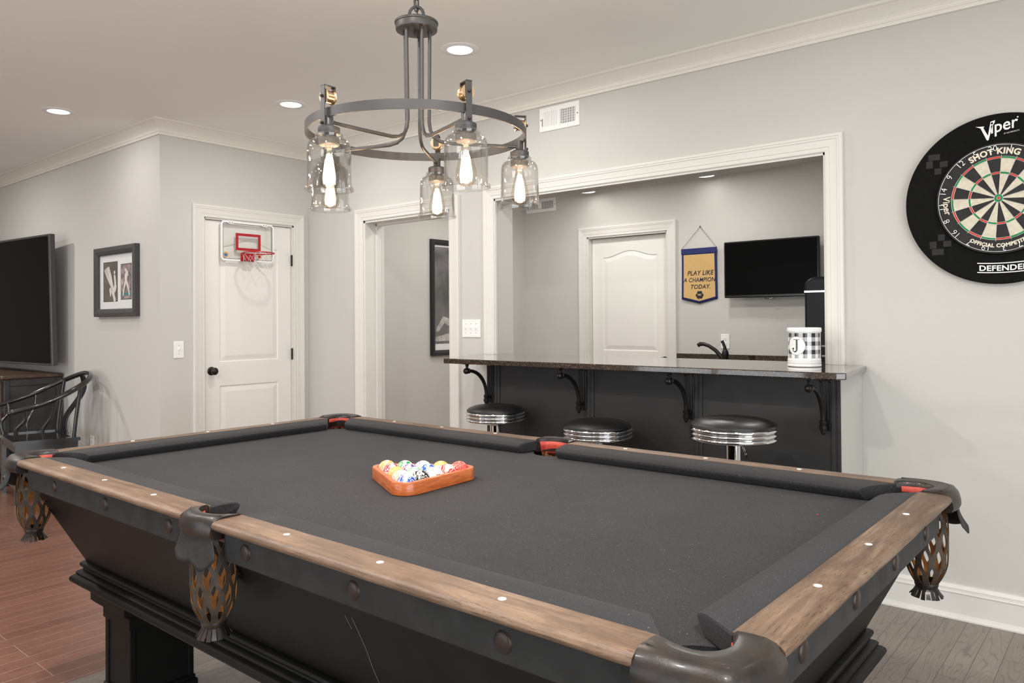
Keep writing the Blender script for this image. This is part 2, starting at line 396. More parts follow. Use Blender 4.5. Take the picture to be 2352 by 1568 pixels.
# corner block: picture wall and door wall
DY0,DY1,DOZ=1.740,2.490,2.036
w=MB(); w.box((XWW,YP,0),(XD-.12,YP+.12,CEIL)); w.box((XD-.12,YP,0),(XD,DY0,CEIL)); w.box((XD-.12,DY0,DOZ),(XD,DY1,CEIL)); w.box((XD-.12,DY1,0),(XD,YW,CEIL))
S(w,'wall_northwest',M['wall'])
w=MB(); w.box((XD-1.2,YP+.12,0),(XD-.12,YP+.13,CEIL)); w.box((XD-.6,YP+.13,0),(XD-.55,YW,CEIL)); S(w,'wall_closet',M['wall'])
w=MB(); w.box((XE,YS,0),(XE+.1,-2.8,CEIL)); w.box((XE,.8,0),(XE+.1,YW2,CEIL)); w.box((XE,-2.8,0),(XE+.1,.8,.06)); w.box((XE,-2.8,2.2),(XE+.1,.8,CEIL)); S(w,'wall_east',M['wall'])
w=MB(); x=XE+.05
for q in ((-2.8,.06,-2.75,2.2),(.75,.06,.8,2.2),(-2.8,.06,.8,.14),(-2.8,2.15,.8,2.2),(-1.04,.06,-.96,2.2)): w.box((x-.02,q[0],q[1]),(x+.02,q[2],q[3]))
fr=S(w,'window_3',M['trim'])  # unseen window, added as an opening for the east fill lamp
g=MB(); g.box((x-.003,-2.75,.14),(x+.003,.75,2.15)); g.build('pane',M['pane'],fr)
area('east_daylight',(XE+.13,-1.0,1.13),3.5,EAST_FILL_POWER,FILL_COL,(radians(90),0,radians(90)),'RECTANGLE',2.05)  # added fill lamp, to lift the lower walls and door wall
w=MB(); w.box((XWW-.1,YS,0),(XWW,YP+.12,CEIL)); S(w,'wall_west',M['wall'])
w=MB(); w.box((XWW,YS-.1,0),(-2.6,YS,CEIL)); w.box((-2.6,YS-.1,0),(2.6,YS,.06)); w.box((-2.6,YS-.1,2.2),(2.6,YS,CEIL)); w.box((2.6,YS-.1,0),(XE,YS,CEIL)); w.box((-.15,YS-.1,.06),(.15,YS,2.2))
S(w,'wall_south',M['wall'])
for i,(a,b) in enumerate(((-2.6,-.15),(.15,2.6))):
    w=MB(); y=YS-.06
    for q in ((a,.06,a+.05,2.2),(b-.05,.06,b,2.2),(a,.06,b,.14),(a,2.15,b,2.2),((a+b)/2-.04,.06,(a+b)/2+.04,2.2)): w.box((q[0],y-.02,q[1]),(q[2],y+.02,q[3]))
    fr=S(w,'window_%d'%(i+1),M['trim'])  # unseen window, added to frame the fill lamp behind the camera
    g=MB(); g.box((a+.05,y-.003,.14),(b-.05,y+.003,2.15)); g.build('pane',M['pane'],fr)
    area('window_daylight',((a+b)/2,YS-.14,1.13),2.35,SOUTH_FILL_POWER,FILL_COL,(radians(93),0,0),'RECTANGLE',2.05)  # added fill lamp, soft light from behind the camera
# bar room walls
w=MB(); w.box((XBL-.1,YB,0),(-.925,YB+.1,CEIL)); w.box((-.925,YB,2.03),(-.1,YB+.1,CEIL)); w.box((-.1,YB,0),(XBR+.1,YB+.1,CEIL)); w.box((-1.1,YB+.1,0),(.1,YB+.12,2.3)); S(w,'wall_bar_back',M['wall'])
w=MB(); w.box((XBL-.1,YW2,0),(XBL,YB,CEILB)); S(w,'wall_bar_left',M['wall'])
w=MB(); w.box((XBR,YW2,0),(XBR+.1,YB,CEILB)); S(w,'wall_bar_right',M['wall'])
# boxed-in underside of the stair at the bar room's right
w=MB()
A_=(.949,YB,CEILB); B_=(XBR,YB,CEILB-.1-(XBR-1.221)*.53-.044); Bt=(XBR,YB,CEILB); E_=(XBR,YB-.36,CEILB); E2=(XBR,YB-.36,CEILB-.05)
w.add([A_,B_,Bt,E_,E2],[(0,2,1),(1,2,3,4),(0,3,2),(0,4,3),(0,1,4)])
S(w,'ceiling',M['wall'])
# knee wall under the counter
KY,KX0,KX1=2.31,.052,2.060
w=MB(); w.box((KX0,KY,0),(KX1,YW-.001,1.028)); S(w,'wall_bar_front',M['wall'])

# crown moulding
prof=[(0,2.573),(.013,2.573),(.0145,2.578),(.0145,2.588),(.019,2.591),(.020,2.597),(.016,2.600),(.017,2.606),(.024,2.618),(.036,2.632),(.048,2.644),(.057,2.652),(.062,2.657),(.070,2.659),(.074,2.664),(.074,CEIL)]
def run(fn,name,mat):
    mb=MB(); n=len(fn(0,0)); vs=[];fs=[]
    for i,(p,z) in enumerate(prof_): vs+=fn(p,z)
    for i in range(len(prof_)-1):
        for j in range(n-1): fs.append((i*n+j,i*n+j+1,(i+1)*n+j+1,(i+1)*n+j))
    mb.add(vs,fs); return S(mb,name,mat)
prof_=prof
run(lambda p,z:[(XWW,YP-p,z),(XD+p,YP-p,z),(XD+p,YW-p,z),(XE,YW-p,z)],'trim_1',M['crown'])
run(lambda p,z:[(XE-p,YW,z),(XE-p,YS+p,z),(XWW+p,YS+p,z),(XWW+p,YP,z)],'trim_2',M['crown'])
# baseboards
prof_=[(.030,0),(.030,.006),(.026,.014),(.018,.020),(.0165,.022),(.0165,.106),(.021,.109),(.021,.112),(.017,.116),(.016,.124),(.0165,.128),(.012,.136),(.009,.142),(0,.143)]
run(lambda p,z:[(KX1+p,KY-p,z),(KX1+p,YW-p,z),(XE,YW-p,z)],'baseboard_north',M['trim'])
run(lambda p,z:[(XE-p,YW,z),(XE-p,YS,z)],'baseboard_east',M['trim'])
run(lambda p,z:[(XWW,YP-p,z),(XD+p,YP-p,z),(XD+p,DY0-.09,z)],'baseboard_northwest',M['trim'])
run(lambda p,z:[(XD+p,DY1+.09,z),(XD+p,YW-p,z),(DX0-.09,YW-p,z)],'baseboard_west',M['trim'])
run(lambda p,z:[(DX1+.09,YW-p,z),(KX0,YW-p,z)],'baseboard_centre',M['trim'])
run(lambda p,z:[(XBL+p,YW2,z),(XBL+p,YB-p,z),(-1.02,YB-p,z)],'baseboard_bar',M['trim'])

# casings: (distance out from the opening, depth off the wall)
CP=[(0,0),(0,.012),(.004,.014),(.008,.014),(.010,.012),(.022,.0125),(.024,.015),(.040,.016),(.058,.018),(.060,.021),(.070,.022),(.072,.024),(.084,.024),(.088,.020),(.088,0)]
def casing(name,fr,x0,x1,zt,zb=0,k=1.0,mat=None):
    """fr(x,z,d) -> world point"""
    mb=MB();vs=[];fs=[]
    for o_,d in CP:
        o_*=k; vs+=[fr(x0-o_,zb,d),fr(x0-o_,zt+o_,d),fr(x1+o_,zt+o_,d),fr(x1+o_,zb,d)]
    for i in range(len(CP)-1):
        for j in range(3): fs.append((i*4+j,i*4+j+1,i*4+j+5,i*4+j+4))
    mb.add(vs,fs); return S(mb,name,mat or M['trim'])
north=lambda x,z,d:(x,YW-d,z)
west=lambda y,z,d:(XD+d,y,z)
barb=lambda x,z,d:(x,YB-d,z)
casing('trim_3',north,DX0,DX1,DZ)
casing('trim_4',north,PX0,PX1,PZ1,1.0575,.94)
casing('trim_5',west,DY0,DY1,DOZ)
casing('trim_6',barb,-.925,-.1,2.03)
# white lining of the doorway, with its stop
w=MB()
for x0,x1 in ((DX0,DX0+.016),(DX1-.016,DX1)): w.box((x0,YW-.002,0),(x1,YW2+.002,DZ))
w.box((DX0,YW-.002,DZ-.016),(DX1,YW2+.002,DZ))
w.box((DX0+.016,YW+.10,0),(DX0+.028,YW+.14,DZ-.016)); w.box((DX1-.028,YW+.10,0),(DX1-.016,YW+.14,DZ-.016)); w.box((DX0+.016,YW+.10,DZ-.028),(DX1-.016,YW+.14,DZ-.016))
S(w,'trim_7',M['trim'])
w=MB()
w.box((PX0-.001,YW-.004,PZ1-.012),(PX1+.001,YW+.012,PZ1)); w.box((PX0,YW-.004,1.058),(PX0+.010,YW+.012,PZ1)); w.box((PX1-.010,YW-.004,1.058),(PX1,YW+.012,PZ1))
S(w,'trim_8',M['trim'])
w=MB()
for a,b in (((XD-.10,DY0,0),(XD,DY0+.012,DOZ)),((XD-.10,DY1-.012,0),(XD,DY1,DOZ)),((XD-.10,DY0,DOZ-.012),(XD,DY1,DOZ))): w.box(a,b)
w.box((-.925,YB-.002,0),(-.913,YB+.1,2.03)); w.box((-.112,YB-.002,0),(-.1,YB+.1,2.03)); w.box((-.925,YB-.002,2.018),(-.1,YB+.1,2.03))
S(w,'trim_9',M['trim'])

# panelled doors as a relief surface
def panel_door(name,w,h,panels,fr,mat,th=.035,nx=150,nz=330):
    """panels: (x0,x1,z0,z1,arch) ; fr(x,z,d)"""
    def top(x,p):
        x0,x1,z0,z1,a=p
        if not a: return z1
        t=abs(x-(x0+x1)/2)/((x1-x0)/2); t=min(1,max(0,t))
        k=.5+.5*cos(pi*min(1,t/.90))
        return z1-a*(1-k)
    def dep(x,z):
        d=0
        for p in panels:
            x0,x1,z0,z1,a=p
            sl=1.0
            if a:
                e=.01; g=(top(x+e,p)-top(x-e,p))/(2*e); sl=1/sqrt(1+g*g)
            q=min(x-x0,x1-x,z-z0,(top(x,p)-z)*sl)
            if q>0:
                if q<.006: d=-.007*q/.006
                elif q<.012: d=-.007
                elif q<.046: d=-.007+.0075*(q-.012)/.034
                else: d=.0005
        return d
    xs=set(i*w/60 for i in range(61)); zs=set(i*h/110 for i in range(111))
    for p in panels:
        for e in (0,.006,.012,.029,.046): xs|={p[0]+e,p[1]-e}; zs|={p[2]+e,p[3]-e}
        if p[4]:
            k=p[3]-p[4]-.06
            while k<p[3]+.005: zs.add(k); k+=.003
            for i in range(90): xs.add(p[0]+(p[1]-p[0])*i/90)
    xs=sorted(xs); zs=sorted(zs); nx=len(xs)
    vs=[fr(x,z,dep(x,z)) for z in zs for x in xs]
    fs=[(j*nx+i,j*nx+i+1,(j+1)*nx+i+1,(j+1)*nx+i) for j in range(len(zs)-1) for i in range(nx-1)]
    mb=MB(); mb.add(vs,fs)
    c0=[fr(0,0,0),fr(w,0,0),fr(w,h,0),fr(0,h,0)]; c1=[fr(0,0,-th),fr(w,0,-th),fr(w,h,-th),fr(0,h,-th)]
    mb.add(c0+c1,[(0,1,5,4),(1,2,6,5),(2,3,7,6),(3,0,4,7),(7,6,5,4)])
    return S(mb,name,mat)
# door 1 on the door wall; x runs along +Y from DY0
dw=DY1-DY0-.030
d1=panel_door('door_1',dw,2.012,[(.115,dw-.115,.985-.01,1.885,.055),(.115,dw-.115,.22,.80,0)],lambda x,z,d:(XD-.020+d,DY0+.015+x,.008+z),M['door'])
def knob(parent,base,axis,r=.028):
    mb=MB(); q=Vector(axis).to_track_quat('Z','X').to_matrix().to_4x4()
    mb.M=Matrix.Translation(base)@q
    mb.lathe([(.031,0),(.031,.003),(.027,.006),(.012,.008),(.010,.018),(.012,.026),(.022,.032),(.0275,.042),(.0265,.052),(.018,.060),(.006,.063),(0,.0632)],24)
    return mb.build('door_knob',M['oilbronze'],parent)
knob(d1,(XD-.020,1.806,.92),(1,0,0))
for z in (.25,1.02,1.76):
    mb=MB(); mb.bbox((XD-.008,DY1-.022,z-.045),(XD+.006,DY1-.010,z+.045),.003); mb.build('hinge',M['oilbronze'],d1)
dw2=.825-.03
d2=panel_door('door_2',dw2,2.005,[(.115,dw2-.115,.985,1.885,.052),(.115,dw2-.115,.22,.80,0)],lambda x,z,d:(-.925+.015+x,YB+.060-d,.008+z),M['door'])
knob(d2,(-.165,YB+.060,.92),(0,-1,0))

# ------------------------------------------------------------------ recessed lights
def can(x,y,lab):
    t=thing('recessed_ceiling_light',lab,'ceiling light',(x,y,CEIL),group='recessed lights in the games room ceiling')
    MB().lathe([(.064,-.001),(.066,-.006),(.092,-.005),(.098,-.0015),(.098,0)],40).build('trim_ring',M['plastic_white'],t)
    MB().lathe([(0,-.0045),(.064,-.0045),(.0645,-.001)],40,caps=False).build('lens',M['lens'],t)
can(*CANS[0],'lit recessed ceiling light with wide flush ring, just right of the chandelier hub')
can(*CANS[1],'lit recessed ceiling light above the door with the toy basketball hoop')
can(*CANS[2],'lit recessed ceiling light near the corner by the framed sports photos')
for (x,y),lab in zip(PUCKS,('slim round puck light on the bar room ceiling, above the white door','slim round puck light on the bar room ceiling, above the felt banner')):
    t=thing('puck_light',lab,'ceiling light',(x,y,CEILB),group='puck lights in the bar room')
    MB().lathe([(.072,-.026),(.080,-.024),(.085,-.018),(.085,0)],40).build('housing',M['plastic_white'],t)
    MB().lathe([(0,-.0275),(.060,-.0275),(.072,-.026)],40,caps=False).build('lens',M['lens'],t)
    area('puck_lamp',(x,y,CEILB-.034),.13,PUCK_POWER,CAN_COL)

# ------------------------------------------------------------------ wall vents, switches, outlets
def vent(lab,fr,w,h,split):
    t=thing('air_vent',lab,'vent',fr(0,0,0))
    o=Vector(fr(0,0,0)); L=lambda x,z,d:tuple(Vector(fr(x,z,d))-o)
    def bx(mb,x0,x1,z0,z1,d0,d1):
        a=L(x0,z0,d0); b=L(x1,z1,d1); mb.box(a,b)
    m=MB(); b=.028
    bx(m,0,w,0,b,0,.008); bx(m,0,w,h-b,h,0,.008); bx(m,0,b,b,h-b,0,.008); bx(m,w-b,w,b,h-b,0,.008); bx(m,w/2-.008,w/2+.008,b,h-b,0,.008)
    m.build('frame',M['plastic_white'],t)
    m=MB(); bx(m,b,w-b,b,h-b,.0002,.0008); m.build('duct_opening',M['vent_dark'],t)
    m=MB(); n=9
    for k in range(n):
        x=b+(w/2-.008-b)*(k+.5)/n; bx(m,x-.0052,x+.0052,b,h-b,.002,.006)
    for k in range(n):
        x=w/2+.008+(w/2-.008-b)*(k+.5)/n; bx(m,x-.0028,x+.0022,b,h-b,.002,.006)
    for k in range(1,6):
        z=b+(h-2*b)*k/6; bx(m,w/2+.008,w-b,z-.001,z+.001,.003,.007)
    m.build('louvres',M['plastic_white'],t)
    for x in (.012,w-.012):
        m=MB(); bx(m,x-.003,x+.003,h/2-.003,h/2+.003,.008,.0095); m.build('screw',M['bolt'],t)
    m=MB(); bx(m,.020,.023,h*.22,h*.55,.008,.010); m.build('damper_lever',M['fixture'],t)
vent('white metal air vent high on the wall below the crown moulding',lambda x,z,d:(.214+x,YW-d,2.418+z),.294,.143,.5)
vent('white metal air vent on the bar room wall seen behind a glass shade',lambda x,z,d:(-1.640+x,YB-d,2.317+z),.36,.127,.5)
def plate(name,lab,cat,fr,w,h,gang,kind):
    o=Vector(fr(0,0,0)); t=thing(name,lab,cat,tuple(o)); L=lambda x,z,d:tuple(Vector(fr(x,z,d))-o)
    m=MB(); m.bbox(L(-w/2,-h/2,0),L(w/2,h/2,.006),.002); m.build('cover_plate',M['plastic_white'],t)
    for g_ in range(gang):
        x=(g_-(gang-1)/2)*.046
        if kind=='switch':
            m=MB(); m.bbox(L(x-.005,-.012,.006),L(x+.005,.012,.0075),.0005); m.bbox(L(x-.004,-.002,.006),L(x+.004,.010,.017),.001); m.build('toggle',M['plastic_white'],t)
            
            for zz_ in (-.030,.030):
                m=MB(); m.box(L(x-.002,zz_-.002,.006),L(x+.002,zz_+.002,.0068)); m.build('screw',M['slot'],t)
        else:
            for z in (-.020,.020):
                m=MB(); m.bbox(L(x-.017,z-.013,.006),L(x+.017,z+.013,.0085),.001); s_=m.build('socket',M['plastic_white'],t)
                m=MB()
                for dx in (-.006,.006): m.box(L(x+dx-.0011,z-.003,.0085),L(x+dx+.0011,z+.006,.0089))
                m.box(L(x-.002,z-.010,.0085),L(x+.002,z-.006,.0089)); m.build('slots',M['slot'],s_)
plate('light_switch','white triple light switch between the doorway and the pass-through','switch',lambda x,z,d:(-.372+x,YW-d,1.222+z),.163,.116,3,'switch')
plate('light_switch','white single light switch left of the door with the basketball hoop','switch',lambda x,z,d:(XD+d,1.553-x,1.085+z),.072,.118,1,'switch')
plate('power_outlet','white power outlet low on the wall beside the black chair','outlet',lambda x,z,d:(-3.300+x,YP-d,.335+z),.072,.118,1,'outlet')
plate('power_outlet','white power outlet behind the black sink faucet','outlet',lambda x,z,d:(.418+x,YB-d,1.090+z),.074,.118,1,'outlet')

# ------------------------------------------------------------------ bar
ZC=1.057
cm=MB(); outer=[(-.068,2.060),(2.120,2.060),(2.150,2.085),(2.078,YW-.0005),(PX1-.002,YW-.0005),(PX1-.002,YW2-.02),(PX0+.002,YW2-.02),(PX0+.002,YW-.0005),(-.320,YW-.0005)]
cm.prism(outer,ZC-.028,ZC)
cnt=cm.build('bar_countertop',M['granite'],label='long polished brown speckled granite bar countertop through the wall opening',cat='countertop')
bv=cnt.modifiers.new('b','BEVEL'); bv.width=.004; bv.segments=2; bv.limit_method='ANGLE'
t=thing('panelled_bar','black painted panelled bar below the granite countertop','bar',(0,KY,0))
MB().bbox((KX0+.001,-.012,0),(KX1-.001,-.0005,1.028),.001).build('panel',M['blackpaint'],t)
for x in (.137,.792,1.410,2.045):
    m=MB(); m.bbox((x-.020,-.020,0),(x-.004,-.012,1.027),.002); m.bbox((x+.004,-.020,0),(x+.020,-.012,1.027),.002); m.bbox((x-.004,-.016,0),(x+.004,-.012,1.027),.001)
    m.build('batten',M['blackpaint'],t)
m=MB(); m.bbox((KX0+.001,-.022,0),(KX1-.001,-.012,.10),.003); m.build('kick_board',M['blackpaint'],t)
def bracket(x,lab):
    t=thing('counter_bracket',lab,'bracket',(x,KY-.0125,ZC-.028),group='iron brackets under the bar countertop')
    m=MB()
    m.bbox((-.022,-.007,-.205),(.022,0,-.002),.002)
    m.bbox((-.013,-.012,-.190),(.013,-.006,-.02),.002)
    m.sphere((.018,-.007,-.022),.009,10,6,(1,.5,1)); m.sphere((-.018,-.007,-.022),.009,10,6,(1,.5,1))
    m.build('wall_plate',M['iron'],t)
    m=MB()
    pts=[]
    for k in range(15):
        a=pi/2*k/14
        pts.append((0,-.175+.135*sin(a)**1.0*1.0,-.180+.138*cos(a)) if True else 0)
    pts=[(0,-.190+.148*sin(pi/2*k/14),-.186+.145*cos(pi/2*k/14)) for k in range(15)]
    m.tube(pts,[.011-.0015*abs(k-7)/7 for k in range(15)],12)
    m.build('arm',M['iron'],t)
    m=MB(); m.M=Matrix.Translation((0,-.205,-.041))@Matrix.Rotation(radians(90),4,'X')
    m.lathe([(.012,-.022),(.0155,-.018),(.0155,-.012),(.013,-.010),(.016,-.004),(.0175,.004),(.016,.012),(.012,.017),(.009,.019),(.007,.023),(0,.026)],18)
    m.build('ball_end',M['iron'],t)
    m=MB(); m.lathe([(.007,-.034),(.0075,-.020),(.011,-.003),(.013,0)],12,(0,-.203,0)); m.box((-.014,-.222,-.003),(.014,-.150,0)); m.build('counter_stud',M['iron'],t)
    m=MB(); m.lathe([(0,-.250),(.006,-.247),(.010,-.240),(.010,-.232),(.014,-.229),(.0155,-.222),(.0155,-.212),(.012,-.208),(.012,-.204),(.015,-.200),(.015,-.192),(.011,-.187)],16,(0,-.042,0))
    m.build('turned_foot',M['iron'],t)
    m=MB(); m.tube([(0,-.042,-.215),(0,-.020,-.200),(0,0,-.205)],.009,10); m.bbox((-.020,-.006,-.235),(.020,0,-.200),.002); m.build('foot_link',M['iron'],t)
for x,l in ((.086,'black iron bracket at the left end of the bar, its arm against the pale wall'),(.743,'second black iron bracket from the left under the bar countertop'),(1.366,'third black iron bracket from the left under the bar countertop'),(2.003,'black iron bracket at the right end of the bar, below the check canister')):
    bracket(x,l)
# stools
def stool(loc,zt,lab,R=.172,rz=0):
    t=thing('bar_stool',lab,'bar stool',(loc[0],loc[1],0),rz,group='bar stools along the bar')
    k=R/.172
    MB().lathe([(R-.010,zt-.004),(R-.004,zt+.004),(R-.006,zt+.012),(R-.018,zt+.021),(R-.045,zt+.031),(R-.085,zt+.037),(.03,zt+.040),(0,zt+.040)],56,caps=False).build('seat_cushion',M['blackvinyl'],t)
    pr=[(R-.035,zt-.056)]
    for i in range(3):
        z0=zt-.052+i*.018
        for a in range(9):
            th=-pi/2+pi*a/8; pr.append((R-.010+.010*cos(th),z0+.009+.0088*sin(th)))
    pr.append((R-.012,zt+.004))
    m=MB(); m.lathe(pr,64); m.build('chrome_band',M['chrome'],t)
    m=MB(); m.lathe([(.090,zt-.058),(.075,zt-.066),(.034,zt-.070),(.030,zt-.075),(.030,zt-.27)],32); m.lathe([(.0265,zt-.27),(.0265,.05)],32); m.build('column',M['chrome'],t)
    m=MB(); m.lathe([(.176,0),(.176,.006),(.165,.012),(.10,.028),(.045,.045),(.030,.07)],48); m.build('base',M['chrome'],t)
    m=MB(); m.tube([(.15*cos(2*pi*j/40),.15*sin(2*pi*j/40),.30) for j in range(40)],.010,10,closed=True); m.tube([(-.145,0,.30),(.145,0,.30)],.009,8); m.build('footrest',M['chrome'],t)
    m=MB(); m.tube([(.045,0,zt-.062),(.075,0,zt-.068),(.105,0,zt-.105)],.004,8); m.build('lever',M['chrome'],t)
    m=MB(); m.tube([(.102,0,zt-.100),(.120,0,zt-.125),(.140,0,zt-.150)],[.005,.0085,.0075],10); m.build('lever_grip',M['blackvinyl'],t)
stool((.287,2.108),.773,'round black seated chrome bar stool farthest left, beside the pale wall',.163,radians(-38))
stool((1.000,2.045),.752,'round black seated chrome bar stool in the middle, just behind the side pocket',.170,radians(-38))
stool((1.765,1.890),.836,'round black seated chrome bar stool farthest right, the highest of the row',.176,radians(-38))

# canister on the counter
t=thing('ceramic_canister','white ceramic canister with black and white checks and a letter J','canister',(1.872,2.415,ZC))
m=MB(); R=.072
m.lathe([(.066,0),(.072,.002),(.073,.006),(.0725,.010),(.0705,.012),(.072,.016),(.0725,.022),(.0705,.024),(.0715,.027),(.072,.032),(.0705,.035),(.070,.038),(.070,.152),(.0705,.154),(.0735,.157),(.074,.164),(.0735,.172),(.071,.175),(.067,.175),(.065,.170),(.065,.01),(0,.008)],64,caps=False)
m.build('body',M['ceramic'],t)
view=atan2(-1.068-2.415,3.08-1.872)     # direction to the room
def cyl(a,z,r=.0704): return (r*cos(a),r*sin(a),z)
g=MB(); k=MB(); cell=.0176; nc=24
for i in range(nc):
    a0=2*pi*i/nc; a1=2*pi*(i+1)/nc
    for j in range(6):
        z0=.0392+j*cell*1.06; z1=z0+cell*1.06
        ci=i%2; cj=j%2
        if ci and cj: tgt=k
        elif ci or cj: tgt=g
        else: continue
        if ci!=cj and False: continue
        tgt.add([cyl(a0,z0),cyl((a0+a1)/2,z0),cyl(a1,z0),cyl(a1,z1),cyl((a0+a1)/2,z1),cyl(a0,z1)],[(0,1,2,3,4,5)])
g.build('grey_check',M['checkgrey'],t); k.build('black_check',M['checkblack'],t)
va=view-radians(29)
def disc_on(a0,zc,r,rr,n=40):
    rows=[]
    vs=[cyl(a0,zc,rr)]; fs=[]
    K=4
    for q in range(1,K+1):
        for j in range(n):
            u=r*q/K*cos(2*pi*j/n); v=r*q/K*sin(2*pi*j/n); vs.append(cyl(a0+u/.0704,zc+v,rr))
    for j in range(n): fs.append((0,1+j,1+(j+1)%n))
    for q in range(1,K):
        for j in range(n):
            b0=1+(q-1)*n; b1=1+q*n; fs.append((b0+j,b1+j,b1+(j+1)%n,b0+(j+1)%n))
    return vs,fs
m=MB(); m.add(*disc_on(va,.095,.0415,.0707)); m.build('badge_ring',M['checkblack'],t)
m=MB(); m.add(*disc_on(va,.095,.0405,.0710)); m.build('badge',M['ceramic'],t)
m=MB()
# a slab-serif J: stem, hook, ball, top serif
def U(x,y):
    x*=1.3; y*=1.15
    return cyl(va+x/.0704,.095+y,.0714)
def quad(x0,y0,x1,y1,n=4):
    for i in range(n):
        a=x0+(x1-x0)*i/n; b=x0+(x1-x0)*(i+1)/n; m.add([U(a,y0),U(b,y0),U(b,y1),U(a,y1)],[(0,1,2,3)])
quad(-.009,.0225,.013,.0245); quad(.000,-.013,.0065,.0235)
arc=[]
for i in range(13):
    a=-pi*i/12; arc.append((( .0032-.0075)+.0075*cos(a)*1.0+.0, -.013+.0105*sin(a), .0065*(1-.0)*(.5-.38*i/12)*2))
for i in range(12):
    (x0,y0,w0),(x1,y1,w1)=arc[i],arc[i+1]; cx0,cy0=-.0043,-.013
    def off(x,y,w):
        dx,dy=x-cx0,y-cy0; L=sqrt(dx*dx+dy*dy) or 1; return (x-dx/L*w/2,y-dy/L*w/2),(x+dx/L*w/2,y+dy/L*w/2)
    a,b=off(x0,y0,w0); c_,d_=off(x1,y1,w1); m.add([U(*a),U(*b),U(*d_),U(*c_)],[(0,1,2,3)])
m.add([U(-.0105+.0035*cos(2*pi*j/14),-.0115+.0035*sin(2*pi*j/14)) for j in range(14)],[tuple(range(14))])
m.build('letter',M['checkblack'],t)

# bar room: back counter, faucet, fridge, television, banner, poster
t=thing('back_counter','dark granite sink counter with low backsplash against the bar room wall','counter',(0,YB,0))
MB().bbox((-.012,-.62,.875),(1.26,-.002,.905),.004).build('worktop',M['granite'],t)
MB().bbox((-.012,-.022,.905),(1.275,-.002,.985),.003).build('backsplash',M['granite'],t)
MB().bbox((.01,-.60,.0),(1.25,-.004,.875),.004).build('cabinet',M['blackpaint'],t)
t=thing('sink_faucet','black single lever sink faucet with long curved spout','faucet',(.545,YB-.285,.905))
MB().lathe([(.030,0),(.030,.006),(.024,.012),(.022,.05),(.024,.075),(.027,.095),(.024,.118),(.014,.130),(0,.133)],24).build('body',M['oilbronze'],t)
m=MB(); m.tube([(0,0,.03),(-.03,-.005,.075),(-.075,-.012,.125),(-.125,-.02,.158),(-.165,-.026,.172),(-.195,-.03,.172),(-.212,-.033,.160)],[.017,.0165,.015,.014,.015,.017,.016],14); m.build('spout',M['oilbronze'],t)
m=MB(); m.tube([(0,0,.12),(-.004,.0,.150),(-.016,.0,.180),(-.026,.0,.197)],[.016,.012,.011,.013],12); m.build('lever',M['oilbronze'],t)
t=thing('refrigerator','tall black rounded-top refrigerator with chrome trim at the edge of the opening','refrigerator',(1.290,4.10,0))
m=MB()
sec=[]; H_=1.548
for k in range(9):
    a=pi/2*k/8; sec.append((-.62*0+.0+.055*(1-sin(a)),H_-.055*(1-cos(a)) if 0 else H_-.055+.055*sin(a)))
prof2=[(0,0.0),(0,H_-.115)]+[(.070*(1-cos(pi/2*k/8)),H_-.045-.0+ .045*sin(pi/2*k/8)) for k in range(9)]+[(.60,H_)]+[(.60,0)]
prof2=[(0,0),(0,H_-.06)]+[(.075*(1-cos(pi/2*k/8)),H_-.06+.06*sin(pi/2*k/8)) for k in range(1,9)]+[(.62-.075*(1-cos(pi/2*k/8)),H_-.06+.06*sin(pi/2*k/8)) for k in range(8,0,-1)]+[(.62,H_-.06),(.62,0)]
rings=[[(x,y,z) for x,z in prof2] for y in (.07,.58)]
m.loft(rings); m.build('cabinet',M['fridge'],t)
m=MB(); m.loft([[(x*1.0,y,z) for x,z in prof2] for y in (0,.066)]); dr=m.build('door',M['fridge'],t)
bvm=dr.modifiers.new('b','BEVEL'); bvm.width=.018; bvm.segments=4; bvm.limit_method='ANGLE'; bvm.angle_limit=radians(60)
m=MB(); m.bbox((.002,-.006,H_-.105),(.618,.0,H_-.090),.003); m.build('chrome_strip',M['chrome'],dr)
for z in (1.025,1.090):
    m=MB(); m.tube([(.12,0,z),(.13,-.035,z),(.20,-.045,z),(.42,-.045,z),(.49,-.035,z),(.50,0,z)],.010,10); m.build('handle',M['chrome'],dr)
t=thing('television','flat black television mounted on the bar room wall above the sink','television',(.828,YB-.10,1.660))
m=MB(); w2,h2=.372,.222
m.bbox((-w2,0,-h2),(w2,.035,h2),.006); m.build('casing',M['tvframe2'],t)
m=MB(); m.bbox((-w2+.012,-.001,-h2+.020),(w2-.012,.002,h2-.010),.0005); m.build('screen',M['screen'],t)
m=MB(); m.tube([(-.045,.010,-h2-.006),(-.025,.006,-h2-.012),(.0,.006,-h2-.013),(.02,.008,-h2-.008)],.004,8); m.build('sensor_loop',M['tvframe2'],t)
m=MB(); m.box((-.12,.035,-.1),(.12,.099,.1)); m.build('wall_bracket',M['iron'],t)
# banner
t=thing('felt_banner','gold felt wall banner with navy border reading PLAY LIKE A CHAMPION TODAY.','banner',(.200,YB-.012,1.860))
def wav(x,z,d): return (x,-d-.006*sin(x*9+z*6)-.004*(1+z*2),z)
bw=.158
def sheet(poly_fn,xs,d):
    m=MB(); n=len(xs); vs=[]; K=14
    for j in range(K+1):
        for x in xs:
            z0,z1=poly_fn(x); z=z0+(z1-z0)*j/K; vs.append(wav(x,z,d))
    m.add(vs,[(j*n+i,j*n+i+1,(j+1)*n+i+1,(j+1)*n+i) for j in range(K) for i in range(n-1)],True); return m
bot=lambda x,e=0:-.460+.038*abs(x)/bw+e
xs=[-bw+2*bw*i/16 for i in range(17)]
mm=sheet(lambda x:(bot(x),-.030),xs,0); o=mm.build('border',M['navy'],t); sd=o.modifiers.new('s','SOLIDIFY'); sd.thickness=.003
xs=[(-bw+.018)+2*(bw-.018)*i/16 for i in range(17)]
